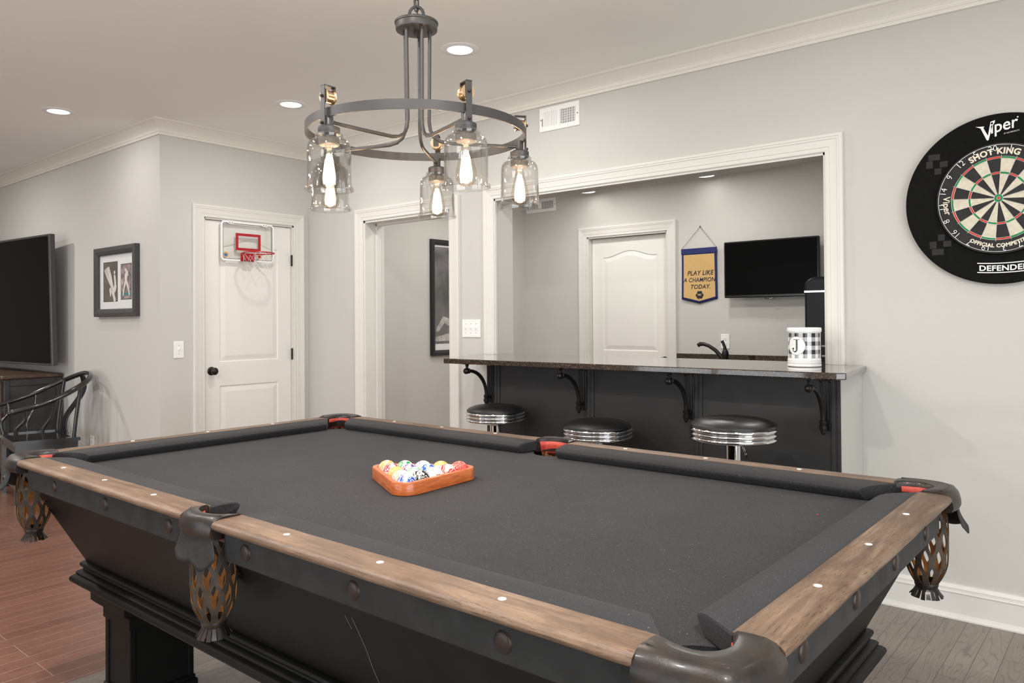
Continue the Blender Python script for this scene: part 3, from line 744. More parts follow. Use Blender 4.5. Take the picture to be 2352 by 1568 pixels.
sheet(lambda x:(bot(x,.022),-.052),xs,.0048).build('gold_field',M['gold'],t)
xs=[-bw-.004+2*(bw+.004)*i/16 for i in range(17)]
o=sheet(lambda x:(-.046,.0),xs,.0062).build('header',M['navy'],t); sd=o.modifiers.new('s','SOLIDIFY'); sd.thickness=.006
m=MB()
put_text(m,'PLAY LIKE',.054,lambda x,y:wav(x*.93+.008,-.205+y,.0066),shear=.22,offset=.0005,spacing=1.05)
put_text(m,'A CHAMPION',.050,lambda x,y:wav(x*.88,-.262+y,.0066),shear=.22,offset=.0003,spacing=1.05)
put_text(m,'TODAY.',.050,lambda x,y:wav(x*.95+.008,-.319+y,.0066),shear=.22,offset=.0005,spacing=1.05)
m.build('lettering',M['navyink'],t)
m=MB()
for k in range(3):
    a=pi/2+k*2*pi/3
    for s_ in (-1,1):
        c0=(.019*cos(a)+s_*.009*-sin(a),.019*sin(a)+s_*.009*cos(a)); m.add([wav(.002+c0[0]+.0135*cos(2*pi*j/16),-.388+c0[1]+.0135*sin(2*pi*j/16),.0066) for j in range(16)],[tuple(range(16))])
m.add([wav(.002+.012*cos(2*pi*j/16),-.388+.012*sin(2*pi*j/16),.0068) for j in range(16)],[tuple(range(16))])
m.add([wav(-.001,-.395,.0066),wav(.004,-.395,.0066),wav(.000,-.425,.0066),wav(-.007,-.425,.0066)],[(0,1,2,3)])
em=m.build('clover',M['navyink'],t)
m=MB(); put_text(m,'ND',.022,lambda x,y:wav(.002+x,-.386+y,.0076),offset=.0008); m.build('monogram',M['gold'],em)
m=MB(); m.tube([(-bw,-.006,-.002),(.008,.004,.176)],.0014,6); m.tube([(.008,.004,.176),(bw,-.006,-.002)],.0014,6); m.build('string',M['cord'],t)
m=MB(); m.sphere((.008,.004,.178),.006,10,6); m.build('nail',M['slot'],t)

# poster in the bar room, seen through the doorway
t=thing('framed_poster','tall black framed black and white sports poster seen through the doorway','picture',(XBL+.001,3.505,.975))
pw,ph=.66,1.0
def frame(t,w,h,b,th,fr,mat):
    m=MB()
    pr=[(0,0),(0,th),(-.004,th+.003) if 0 else (.004,th+.002),(b*.5,th+.003),(b-.006,th-.004),(b,th-.008),(b,0)]
    vs=[];fs=[]
    for o_,d in pr: vs+=[fr(o_,o_,d),fr(w-o_,o_,d),fr(w-o_,h-o_,d),fr(o_,h-o_,d)]
    for i in range(len(pr)-1):
        for j in range(4): fs.append((i*4+j,i*4+(j+1)%4,(i+1)*4+(j+1)%4,(i+1)*4+j))
    m.add(vs,fs); return m.build('frame',mat,t)
F=lambda x,z,d:(d,x,z)
frame(t,pw,ph,.045,.026,F,M['framegloss'])
m=MB(); m.add([F(.04,.04,.008),F(pw-.04,.04,.008),F(pw-.04,ph-.04,.008),F(.04,ph-.04,.008)],[(0,1,2,3)]); m.build('mount',M['mat'],t)
def photo_mat(name,c1,c2,c3,sc=6):
    mt,nt,b=newmat(name); n=noise_tex(nt,coords(nt),sc,5,.6,.4)
    nt.links.new(ramp(nt,n,[(.35,c1),(.52,c2),(.7,c3)]),b.inputs['Base Color']); b.inputs['Roughness'].default_value=.6; return mt
M['bw']=photo_mat('grey_photo',srgb(70,68,68),srgb(110,108,106),srgb(150,148,146),3)
M['skin_bw']=photo_mat('pale_photo_skin',srgb(150,146,143),srgb(190,186,182),srgb(222,220,217),9)
m=MB(); m.add([F(.055,.10,.009),F(pw-.055,.10,.009),F(pw-.055,ph-.06,.009),F(.055,ph-.06,.009)],[(0,1,2,3)]); ph_=m.build('photograph',M['bw'],t)
BK=0
def blob(m,pts,w,d,fr):
    """a tapered stroke lying in a picture"""
    global BK
    for (a,b,wa,wb) in [(pts[i],pts[i+1],w[i],w[i+1]) for i in range(len(pts)-1)]:
        BK=(BK+1)%24; d_=d+BK*.00006
        dx,dz=b[0]-a[0],b[1]-a[1]; L=sqrt(dx*dx+dz*dz) or 1; nx,nz=-dz/L,dx/L
        m.add([fr(a[0]+nx*wa,a[1]+nz*wa,d_),fr(a[0]-nx*wa,a[1]-nz*wa,d_),fr(b[0]-nx*wb,b[1]-nz*wb,d_),fr(b[0]+nx*wb,b[1]+nz*wb,d_)],[(0,1,2,3)])
    for (p,r) in zip(pts,w):
        BK=(BK+1)%24; m.add([fr(p[0]+r*cos(2*pi*j/12),p[1]+r*sin(2*pi*j/12),d+BK*.00006) for j in range(12)],[tuple(range(12))])
m=MB()
blob(m,[(.08,.22),(.16,.31),(.26,.27),(.40,.20)],[.018,.026,.032,.04],.0096,F)
blob(m,[(.07,.14),(.20,.155),(.36,.14)],[.02,.03,.045],.0098,F)
blob(m,[(.30,.80),(.30,.55),(.34,.30)],[.05,.08,.07],.0094,F)
m.build('figure',M['skin_bw'],ph_)
m=MB(); m.add([F(.045,.045,.014),F(pw-.045,.045,.014),F(pw-.045,ph-.045,.014),F(.045,ph-.045,.014)],[(0,1,2,3)]); m.build('glazing',M['pane'],t)

# framed pair of photos on the picture wall
t=thing('framed_photos','black framed white mat holding two baseball photos, on the left wall','picture',(-3.180,YP-.0005,1.322))
F2=lambda x,z,d:(x,-d,z)
fw_,fh_=.700,.520
frame(t,fw_,fh_,.058,.036,F2,M['frameblack'])
m=MB(); m.add([F2(.05,.05,.012),F2(fw_-.05,.05,.012),F2(fw_-.05,fh_-.05,.012),F2(.05,fh_-.05,.012)],[(0,1,2,3)]); m.build('mount',M['mat'],t)
M['ph1']=photo_mat('dark_studio_photo',srgb(84,78,70),srgb(104,97,88),srgb(120,114,106),5)
M['ph2']=photo_mat('ball_field_photo',srgb(84,88,90),srgb(150,128,128),srgb(205,180,182),22)
M['bat']=plain('pale_bats',srgb(226,222,214),.6,nstr=0); M['tan']=plain('photo_skin',srgb(150,112,88),.6,nstr=0); M['teal']=plain('photo_turf',srgb(70,128,130),.6,nstr=0)
def photo(x0,x1,z0,z1,mat):
    m=MB(); m.box(F2(x0-.006,z0-.006,.0122),F2(x1+.006,z1+.006,.0128)); b=m.build('dark_edge',M['slot'],t)
    m=MB(); m.box(F2(x0,z0,.0128),F2(x1,z1,.0132)); return m.build('photograph',mat,t)
p1=photo(.125,.360,.118,.405,M['ph1'])
m=MB()
for k in range(6): blob(m,[(.146+.015*k,.350+.008*k-.0035*k*k*.2),(.210+.011*k,.275+.004*k),(.292+.005*k,.185-.003*k)],[.0058,.0055,.0022],.0136,F2)
m.build('bats',M['bat'],p1)
m=MB(); blob(m,[(.285,.185),(.300,.160),(.318,.125)],[.020,.016,.018],.0140,F2); blob(m,[(.245,.200),(.250,.160)],[.018,.010],.0140,F2); blob(m,[(.318,.200),(.330,.225)],[.02,.022],.0138,F2); blob(m,[(.318,.330),(.320,.330)],[.013,.013],.0140,F2); blob(m,[(.320,.30),(.330,.25)],[.014,.016],.0139,F2)
m.build('figure',M['bat'],p1)
p2=photo(.425,.590,.130,.380,M['ph2'])
m=MB(); m.box(F2(.425,.150,.0133),F2(.590,.175,.0135)); m.build('turf',M['teal'],p2)
m=MB(); blob(m,[(.510,.300),(.508,.255)],[.022,.018],.0138,F2); blob(m,[(.500,.250),(.478,.205),(.462,.155)],[.014,.010,.008],.0139,F2); blob(m,[(.520,.250),(.545,.205),(.562,.160)],[.014,.010,.008],.0139,F2); blob(m,[(.505,.310),(.535,.325),(.540,.300)],[.008,.008,.007],.0139,F2); blob(m,[(.508,.338),(.508,.337)],[.012,.012],.0140,F2)
m.build('figure',M['bat'],p2)
m=MB(); m.add([F2(.056,.056,.024),F2(fw_-.056,.056,.024),F2(fw_-.056,fh_-.056,.024),F2(.056,fh_-.056,.024)],[(0,1,2,3)]); m.build('glazing',M['pane'],t)

# big television and dresser
t=thing('dresser','worn dark wooden dresser under the big television at the left edge','dresser',(-3.86,.985,0))
m=MB(); m.bbox((-1.65,.015,.09),(-.015,.42,.835),.006); m.build('body',M['dresser'],t)
m=MB(); m.bbox((-1.68,-.015,.835),(.012,.425,.866),.008); m.build('top',M['dresserwood'],t)
m=MB(); m.bbox((-.030,.010,.0),(.002,.045,.835),.004); m.bbox((-.030,.385,.0),(.002,.42,.835),.004); m.build('corner_post',M['dresser'],t); m=MB(); m.bbox((-.028,.045,.10),(-.004,.385,.16),.003); m.build('end_rail',M['dresser'],t); m=MB(); m.bbox((-.028,.045,.78),(-.004,.385,.835),.003); m.build('end_rail',M['dresser'],t)
for c_ in range(3):
    for r_ in range(3):
        x1=-.06-c_*.53; z0=.14+r_*.235
        m=MB(); m.bbox((x1-.50,-.002,z0),(x1,.016,z0+.205),.004); d_=m.build('drawer',M['dresserwood'],t)
        m=MB(); m.sphere((x1-.25,-.014,z0+.1),.014,12,8); m.build('knob',M['brass'],d_)
t=thing('television','very large flat television above the dark dresser at the left edge','television',(-3.735,1.305,.935),radians(5))
t.rotation_euler=(radians(1.2),0,radians(5))
t['label']='very large flat television with thin grey frame above the dark dresser'
m=MB(); m.bbox((-1.88,-.012,0),(0,.030,1.062),.004); m.build('casing',M['tvframe'],t)
m=MB(); m.bbox((-1.868,-.0135,.016),(-.030,-.011,1.046),.0005); m.build('screen',M['screen'],t)
m=MB(); m.box((-1.2,.03,.3),(-.7,.085,.7)); m.build('wall_bracket',M['iron'],t)

# horseshoe armchair
t=thing('horseshoe_armchair','glossy black horseshoe-back wooden armchair beside the dresser and left wall','chair',(0,0,0))
A=Vector((-3.060,.815,0)); AB=Vector((.114,.372,0)); AC=Vector((-.585,.083,0))
def W_(u,v,z,dz=0): q=A+AB*u+AC*v; return (q.x,q.y,z)
mt=Matrix.Identity(4)
m=MB()
def obar(m,u0,u1,v0,v1,z0,z1):
    vs=[W_(u0,v0,z0),W_(u1,v0,z0),W_(u1,v1,z0),W_(u0,v1,z0),W_(u0,v0,z1),W_(u1,v0,z1),W_(u1,v1,z1),W_(u0,v1,z1)]
    m.add(vs,[(3,2,1,0),(4,5,6,7),(0,1,5,4),(1,2,6,5),(2,3,7,6),(3,0,4,7)]); return m
# seat frame rails stand proud of the seat board
for q in ((-.03,1.03,-.03,.06),(-.03,1.03,.94,1.03),(-.03,.09,.06,.94),(.91,1.03,.06,.94)): obar(m,*q,.425,.450)
m.build('seat_frame',M['lacquer'],t)
obar(MB(),.09,.91,.06,.94,.420,.440).build('seat',M['lacquer'],t)
for u,v in ((.02,.015),(.93,.015),(.02,.93),(.93,.93)):
    obar(MB(),u,u+.075,v,v+.058,0,.425).build('leg',M['lacquer'],t)
m=MB(); obar(m,.09,.93,.02,.05,.365,.425); obar(m,.09,.93,.95,.98,.365,.425); obar(m,.03,.06,.07,.93,.365,.425); obar(m,.94,.97,.07,.93,.365,.425); m.build('apron',M['lacquer'],t)
m=MB(); obar(m,.04,.07,.07,.93,.10,.125); obar(m,.09,.93,.03,.06,.10,.12); obar(m,.09,.93,.95,.98,.10,.12); obar(m,.94,.97,.07,.93,.13,.15); m.build('stretcher',M['lacquer'],t)
# crest: from the near arm tip, up over the back, down to the far arm tip
arm=[(-.02,-.03,.658),(.10,-.045,.670),(.35,-.07,.697),(.62,-.07,.735),(.88,-.045,.786),(1.10,.03,.832),(1.25,.17,.868),(1.32,.34,.888),(1.335,.50,.893)]
arm=arm+[(u,1-v,z) for u,v,z in arm[-2::-1]]
def smooth_path(P_,n=6):
    out=[]; Q=[Vector(p) for p in P_]
    for i in range(len(Q)-1):
        p0=Q[max(i-1,0)];p1=Q[i];p2=Q[i+1];p3=Q[min(i+2,len(Q)-1)]
        for k in range(n):
            s_=k/n; out.append(.5*((2*p1)+(p2-p0)*s_+(2*p0-5*p1+4*p2-p3)*s_*s_+(3*p1-p0-3*p2+p3)*s_**3))
    out.append(Q[-1]); return out
path=[Vector(W_(p[0],p[1],p[2])) for p in smooth_path(arm)]
m=MB(); L=len(path); m.tube(path,[.0165+.003*sin(pi*i/(L-1)) for i in range(L)],14)
m.build('crest_rail',M['lacquer'],t)
for e in (path[0],path[-1]):
    m=MB(); m.sphere(tuple(e),.021,14,10); m.sphere(tuple(e+(Vector((0,-.022,-.006)))),.017,12,8); m.build('arm_scroll',M['lacquer'],t)
def spindle(name,pts,r):
    m=MB(); m.tube([Vector(W_(*p)) for p in smooth_path(pts)],r,10); m.build(name,M['lacquer'],t)
for s_ in (0,1):
    q=lambda v:(v if s_==0 else 1-v)
    spindle('arm_post',[(.06,q(.03),.44),(.03,q(.0),.53),(.16,q(-.03),.60),(.14,q(-.045),.675)],.0125)
    spindle('arm_post',[(.46,q(.04),.44),(.45,q(.03),.52),(.58,q(-.02),.62),(.62,q(-.07),.735)],.0115)
    spindle('back_post',[(.95,q(.05),.44),(.99,q(.05),.60),(1.07,q(.06),.83)],.0135)
m=MB()
spl=[]
for k in range(15):
    s_=k/14; z=.44+s_*.44; u=.95+.10*s_+.17*sin(pi*s_*.5)**2+.07*sin(2*pi*s_)*-1
    spl.append((u,z))
rings=[[W_(u,.40,z),W_(u,.60,z),W_(u+.030,.60,z),W_(u+.030,.40,z)] for u,z in spl]
m.loft(rings); m.build('splat',M['lacquer'],t)

# ------------------------------------------------------------------ pool table
TC=(1.27,.635)
def TM():
    m=MB(); m.M=Matrix.Translation((-TC[0],-TC[1],0)); return m
T=thing('pool_table','antique black pool table with worn wood rails, black cloth and leather net pockets','pool table',(TC[0],TC[1],0))
KT=.948                                    # rail diamonds 0.301 m apart: an eight and a half foot table
T.location=(1.3641,.5464,.0663); T.scale=(KT,KT,KT)
LX,LY=2.54,1.27
ZB,ZR=.755,.80
# slate bed with its cloth, cut at the six pockets
def arcp(cx,cy,r,a0,a1,n=14): return [(cx+r*cos(radians(a0+(a1-a0)*i/n)),cy+r*sin(radians(a0+(a1-a0)*i/n))) for i in range(n+1)]
e=.035; poly=[]
poly+=arcp(-.030,-.030,.100,87.1,2.9)                       # near-left
poly+=arcp(1.27,-.060,.078,161,19)
poly+=arcp(LX+.030,-.030,.100,177.1,92.9)
poly+=arcp(LX+.030,LY+.030,.100,267.1,182.9)
poly+=arcp(1.27,LY+.060,.078,341,199)
poly+=arcp(-.030,LY+.030,.100,357.1,272.9)
def clampp(p): return (min(max(p[0],-e),LX+e),min(max(p[1],-e),LY+e))
poly=[clampp(p) for p in poly]
m=TM(); m.prism(poly,ZB-.026,ZB); m.build('bed_cloth',M['felt'],T)
# a rail frame: fn(s,o,z): s along the rail, o outward from the rail line
RAILS=[('x',lambda s,o,z:(s,-o,z)),('x',lambda s,o,z:(s,LY+o,z)),('y',lambda s,o,z:(LX+o,s,z)),('y',lambda s,o,z:(-o,s,z))]
CS=[(.046,.7985),(.01,.7975),(-.022,.795),(-.038,.791),(-.0465,.785),(-.0475,.780),(-.045,.775),(-.030,.7575),(.046,.7575)]
def cushion(fn,a,b,ma,mb_):
    m=TM(); rings=[]
    L=b-a
    def at(end,k):
        out=[]
        for o,z in CS:
            t=(.046-o)/.0935
            if end==0: s=a+ma*t+k
            else: s=b-mb_*t-k
            out.append(fn(s,o,z))
        return out
    def inset(end):
        out=[]
        cz=.777
        for o,z in CS:
            t=(.046-o)/.0935; o2=o*.95+.002 if o<.04 else o; z2=cz+(z-cz)*.86
            s=(a+ma*t-.004) if end==0 else (b-mb_*t+.004); out.append(fn(s,o2,z2))
        return out
    rings=[inset(0),at(0,.0)]
    nseg=10
    A0=at(0,0.0);B0=at(1,0)
    for i in range(1,nseg): rings.append([tuple(Vector(p)*(1-i/nseg)+Vector(q)*(i/nseg)) for p,q in zip(A0,B0)])
    rings+= [B0,inset(1)]
    m.loft(rings,smooth=True); return m.build('cushion',M['felt'],T)
WS=[(.045,.7785),(.045,.8000),(.085,.8006),(.108,.800),(.118,.7975),(.124,.793),(.1265,.787),(.125,.7815),(.121,.778)]
def railtop(fn,a,b,mat):
    m=TM(); n=24; rings=[]
    for i in range(n+1):
        s=a+(b-a)*i/n; k=.0006*sin(i*1.7)+.0005*sin(i*.61+a*9)
        rings.append([fn(s,o+(k if o>.06 else 0),z+(k*.3 if z>.79 else 0)) for o,z in WS])
    m.loft(rings,smooth=True); return m.build('rail_cap',mat,T)
def fascia(fn,a,b):
    m=TM(); sec=[(.070,.703),(.070,.7785),(.100,.7785),(.1015,.775),(.1015,.706),(.0985,.703)]
    rings=[[fn(s,o-d,z*(1)-0) for o,z in sec] for s,d in ((a,.004),(a+.012,0),(b-.012,0),(b,.004))]
    m.loft(rings); m.build('rail_fascia',M['fascia'],T)
def bolt(fn,s):
    m=TM(); c=Vector(fn(s,.1015,.740)); d=(Vector(fn(s,.2,.740))-c).normalized()
    q=d.to_track_quat('Z','X').to_matrix().to_4x4(); m.M=m.M@Matrix.Translation(c)@q
    m.lathe([(.0205,0),(.0200,.0012),(.0190,.0012),(.0185,.0024),(.0165,.0042),(.009,.0056),(0,.006)],24); m.build('bolt_cap',M['bolt'],T)
    m.v=[];m.f=[];m.mi=[];m.sm=[]
def sight(fn,s):
    m=TM(); c=fn(s,.079,.8005); m.lathe([(0,.0010),(.0072,.0010),(.0075,0)],20,c,caps=False); m.build('sight_dot',M['sight'],T)
for i,(ax,fn) in enumerate(RAILS):
    mat=M['railx'] if ax=='x' else M['raily']
    segs=[(.035,1.195),(1.345,2.505)] if ax=='x' else [(.035,1.235)]
    for k,(a,b) in enumerate(segs):
        railtop(fn,a,b,mat)
        if ax=='x':
            cushion(fn,a,b,.070 if k==0 else .016,.016 if k==0 else .070)
            fascia(fn,.055 if k==0 else 1.355,1.185 if k==0 else 2.485)
        else:
            cushion(fn,a,b,.070,.070); fascia(fn,.055,1.215)
    if i in (0,1,2,3):
        if ax=='x':
            for s in (.302,.693,1.084,1.456,1.85,2.243): bolt(fn,s)
            for k in (1,2,3,5,6,7): sight(fn,k*.3175)
        else:
            for s in (.175,.463,.750,1.045): bolt(fn,s)
            for k in (1,2,3): sight(fn,k*.3175)
# pocket irons and everything that hangs from them
def smooth2(P_,n): return [tuple(p) for p in smooth_path([(a,b,0) for a,b in P_],n)]
def resample(P_,n):
    Q=[Vector(p) for p in P_]; d=[0]
    for i in range(1,len(Q)): d.append(d[-1]+(Q[i]-Q[i-1]).length)
    out=[]
    for k in range(n+1):
        t=d[-1]*k/n; i=1
        while i<len(Q)-1 and d[i]<t: i+=1
        f=(t-d[i-1])/max(1e-9,(d[i]-d[i-1])); out.append(Q[i-1].lerp(Q[i],f))
    return out
def pocket(fr,inner,outer,cc,kind,lean=(0,0)):
    """fr(a,b,z): pocket frame to table frame; cc: centre of the hanging net"""
    I=resample(smooth2(inner,6),28); O=resample(smooth2(outer,6),28)
    m=TM(); rings=[]
    for i,(p,q) in enumerate(zip(I,O)):
        endk=min(1,min(i,28-i)/2.5); zt=.0035+.003*endk
        L=lambda t,z:(lambda v:fr(v.x,v.y,z))(p.lerp(q,t))
        rings.append([L(0,.752),L(-.02,.785),L(0,.798),L(.10,.800+zt),L(.35,.8015+zt),L(.62,.8015+zt),L(.82,.797+zt),L(.96,.788+zt*.5),L(1.02,.776),L(1.03,.764),L(.97,.755),L(.80,.752)])
    m.loft(rings,smooth=True); iron=m.build('pocket_leather',M['leather'],T)
    # stitching along the crown
    m=TM(); pts=[fr(*(p.lerp(q,.60)).xy,.8075) for p,q in zip(I,O)][1:-1]; m.tube(pts,.0011,6); pts=[fr(*(p.lerp(q,.08)).xy,.8045) for p,q in zip(I,O)][1:-1]; m.tube(pts,.0011,6)
    m.build('stitching',M['leather2'],iron)
    # red lining inside the mouth
    m=TM(); K=len(I); vs=[];fs=[]
    for j,(z,t) in enumerate(((.792,.02),(.775,.06),(.758,.10),(.742,.14))):
        for i in range(3,K-3):
            v=I[i].lerp(O[i],t-.04+.0*i); vs.append(fr(v.x,v.y,z))
    n=K-6
    for j in range(3):
        for i in range(n-1): fs.append((j*n+i,j*n+i+1,(j+1)*n+i+1,(j+1)*n+i))
    m.add(vs,fs,True); o=m.build('pocket_lining',M['redleather'],T); o.modifiers.new('s','SOLIDIFY').thickness=.002
    # dull leather flap under the iron
    m=TM(); K=len(O); vs=[];fs=[]; lo,hi=(5,K-6) if kind=='corner' else (1,K-2); n=hi-lo+1
    for j in range(9):
        t=j/8
        for i in range(lo,hi+1):
            s=(i-lo)/(hi-lo); p=I[i]; q=O[i]; dr=(q-p).normalized()
            edge=abs(2*s-1)**3
            drop=(.078+.009*sin(s*9.0+(.5 if kind=='side' else 0))+.003*sin(s*17+1))*(1-.30*edge)
            out=.001+ (.028 if kind=='corner' else .012)*t*t*(1-.5*edge)+.0012*sin(s*11)*t
            v=q+dr*out*1.0 - dr*.006
            if kind=='side': v.x+=(2*s-1)*.026*t
            vs.append(fr(v.x,v.y,.764-drop*t))
    for j in range(8):
        for i in range(n-1): fs.append((j*n+i,j*n+i+1,(j+1)*n+i+1,(j+1)*n+i))
    m.add(vs,fs,True); o=m.build('leather_flap',M['leather2'],T); o.modifiers.new('s','SOLIDIFY').thickness=.002
    # lattice net
    cx,cy=cc; ns=20; amp=pi/ns*.78; period=.098; z0,z1=.752,.530
    def rad(z):
        t=(z0-z)/(z0-z1); return .054+.003*sin(pi*min(1,t*1.3)) - (.026*max(0,(t-.72)/.28)**1.6)
    outm=TM(); inm=TM(); steps=44
    for s_ in range(ns):
        sg=1 if s_%2 else -1; ro=[];ri=[]
        for k in range(steps+1):
            t=k/steps; z=z0+(z1-z0)*t
            wv=cos(2*pi*(z0-z)/period)
            wv=max(-1,min(1,wv*1.15))
            a=2*pi*s_/ns+sg*amp*wv; r=rad(z); w_=.0050+.0016*abs(wv); da=w_/r
            P_=lambda aa,rr:fr(cx+lean[0]*t+rr*cos(aa),cy+lean[1]*t+rr*sin(aa),z)
            ro.append([P_(a-da,r),P_(a+da,r),P_(a+da*.9,r-.0016),P_(a-da*.9,r-.0016)])
            ri.append([P_(a-da,r-.0017),P_(a+da,r-.0017),P_(a+da*.9,r-.0034),P_(a-da*.9,r-.0034)])
        outm.loft(ro); inm.loft(ri)
    net=outm.build('net',M['netleather'],T); inm.build('net_lining',M['netinner'],net)
    m=TM(); rb=rad(z1); n=40; cl=lambda a,r,z:fr(cx+lean[0]+r*cos(a),cy+lean[1]+r*sin(a),z)
    m.loft([[cl(2*pi*j/n,r,z) for j in range(n)] for r,z in ((rb+.0005,z1+.012),(rb+.003,z1+.004),(rb+.002,z1-.004),(rb-.001,z1-.012),(rb+.001,z1-.014),(rb-.004,z1-.012),(rb-.004,z1+.01))],smooth=True,caps=False)
    nt_=18
    for j in range(nt_):
        a0=2*pi*j/nt_; a1=a0+2*pi/nt_*.80; g=.002*sin(j*2.3)
        m.add([cl(a0,rb,z1-.010),cl(a1,rb,z1-.010),cl(a1,rb+.007,z1-.022),cl(a0,rb+.007,z1-.022),cl(a0,rb+.014+g,z1-.034+g),cl(a1,rb+.014+g,z1-.034+g),
               cl(a0,rb-.002,z1-.010),cl(a1,rb-.002,z1-.010),cl(a1,rb+.005,z1-.022),cl(a0,rb+.005,z1-.022),cl(a0,rb+.012+g,z1-.035+g),cl(a1,rb+.012+g,z1-.035+g)],
              [(0,1,2,3),(3,2,5,4),(7,6,9,8),(8,9,10,11),(4,5,11,10),(0,3,9,6),(3,4,10,9),(1,7,8,2),(2,8,11,5)])
    m.build('net_fringe',M['leather'],net)
CI=[(-.036,.045),(-.005,.060),(.028,.066),(.052,.054),(.066,.028),(.060,-.005),(.045,-.036)]
CO=[(-.036,.1275),(.020,.1345),(.070,.128),(.112,.112),(.128,.070),(.1345,.020),(.1275,-.036)]
for sx,sy,ox,oy in ((-1,-1,0,0),(1,-1,LX,0),(1,1,LX,LY),(-1,1,0,LY)):
    pocket(lambda a,b,z,sx=sx,sy=sy,ox=ox,oy=oy:(ox+sx*a,oy+sy*b,z),CI,CO,(.046,.046),'corner')
SI=[(-.076,.045),(-.066,.070),(-.040,.092),(0,.100),(.040,.092),(.066,.070),(.076,.045)]
SO=[(-.076,.1275),(-.045,.134),(-.02,.138),(0,.139),(.02,.138),(.045,.134),(.076,.1275)]
for sy,oy in ((-1,0),(1,LY)):
    pocket(lambda a,b,z,sy=sy,oy=oy:(1.27+a,oy+sy*b,z),SI,SO,(0,.078),'side')
# cabinet
def rect(i,z): return [(i,i,z),(LX-i,i,z),(LX-i,LY-i,z),(i,LY-i,z)]
m=TM(); m.loft([rect(-.068,.729),rect(-.068,.705),rect(-.060,.698)]); m.build('table_frame',M['tablepaint'],T)
m=TM(); m.loft([rect(-.058,.702),rect(.010,.560),rect(.072,.430),rect(.085,.403),rect(.110,.345)]); m.build('cabinet_apron',M['tablepaint'],T)
mp_=[(.085,.412),(.073,.411),(.066,.406),(.064,.399),(.067,.392),(.074,.388),(.072,.382),(.060,.378),(.054,.371),(.056,.366),(.048,.362),(.040,.355),(.038,.347),(.041,.339),(.050,.333),(.066,.331),(.11,.331)]
m=TM(); m.loft([rect(i,z) for i,z in mp_],caps=False,smooth=True); m.build('base_moulding',M['tablepaint'],T)
for sx in (0,1):
    for sy in (0,1):
        def q(x,y,sx=sx,sy=sy): return ((LX-x if sx else x),(LY-y if sy else y))
        def bx(m,x0,y0,z0,x1,y1,z1,c=.003): a=q(x0,y0);b=q(x1,y1); m.bbox((a[0],a[1],z0),(b[0],b[1],z1),c)
        X0,X1,Y0,Y1=.144,.345,.12,.350
        m=TM(); bx(m,X0+.006,Y0+.006,-.05,X1-.006,Y1-.006,.26)
        leg=m.build('leg',M['tablepaint'],T)
        for x0,x1 in ((X0,X0+.022),(X1-.022,X1)):
            for y0,y1 in ((Y0,Y0+.022),(Y1-.022,Y1)):
                m=TM(); bx(m,x0,y0,-.022,x1,y1,.215); m.build('corner_post',M['tablepaint'],leg)
        m=TM(); bx(m,X0-.036,Y0-.036,.275,X1+.036,Y1+.036,.335,.002); bx(m,X0-.030,Y0-.030,.268,X1+.030,Y1+.030,.277,.002); bx(m,X0-.020,Y0-.020,.258,X1+.020,Y1+.020,.269,.003); bx(m,X0-.010,Y0-.010,.250,X1+.010,Y1+.010,.259,.003); bx(m,X0-.005,Y0-.005,.212,X1+.005,Y1+.005,.251,.002)
        m.build('leg_capital',M['tablepaint'],leg)
        m=TM(); bx(m,X0-.012,Y0-.012,-.0698,X1+.012,Y1+.012,-.032,.006); bx(m,X0-.005,Y0-.005,-.033,X1+.005,Y1+.005,-.018,.004); m.build('leg_foot',M['tablepaint'],leg)
M['scratch']=plain('scratched_paint',srgb(96,94,92),.7,nstr=0)
ap=lambda x,y,w,e=.0006:(x+w,y-e*.9,.56-(y-.010)/.4772-e*.43)
for pts in (((1.752,-.028),(1.753,-.014),(1.752,.012),(1.745,.033),(1.743,.053),(1.741,.062)),((1.728,-.028),(1.729,-.018),(1.732,-.012))):
    m=TM(); vs=[]
    for x_,y_ in pts: vs+=[ap(x_,y_,-.0014),ap(x_,y_,.0014)]
    m.add(vs,[(2*i,2*i+1,2*i+3,2*i+2) for i in range(len(pts)-1)]); m.build('scratch_mark',M['scratch'],T)

# ------------------------------------------------------------------ rack and balls
rackc=Vector((1.359,.530)); ang=radians(183); RC=.1325; ZBW=.0663+ZB*KT
V3=[rackc+Vector((cos(ang-2*pi/3*k),sin(ang-2*pi/3*k)))*RC for k in range(3)]
Aq,Cq,Bq=V3       # left, far right, near
def tri(off,n=16):
    out=[]
    for k in range(3):
        a=ang-2*pi/3*k
        for j in range(n+1):
            t=a+pi/3-2*pi/3*j/n; p=V3[k]+Vector((cos(t),sin(t)))*off; out.append((p.x,p.y))
    return out
t=thing('ball_rack','orange wooden triangle rack holding marbled pool balls on the black cloth','ball rack',(rackc.x,rackc.y,ZBW))
m=MB(); m.M=Matrix.Translation((-rackc.x,-rackc.y,0))
i_,o_=tri(.0295),tri(.0295+.0165)
prs=[(i_,.001),(i_,.0365),('m1',.0385),('m2',.0385),(o_,.0355),(o_,.003),('o2',.001)]
rings=[]
m1=tri(.0295+.002);m2=tri(.0295+.0145)
for p_,z in ((i_,.001),(i_,.0365),(m1,.0385),(m2,.0385),(o_,.0355),(o_,.003),(m2,.001)): rings.append([(x,y,z) for x,y in p_])
m.loft(rings,loop=True,smooth=True); m.build('frame',M['rack'],t)
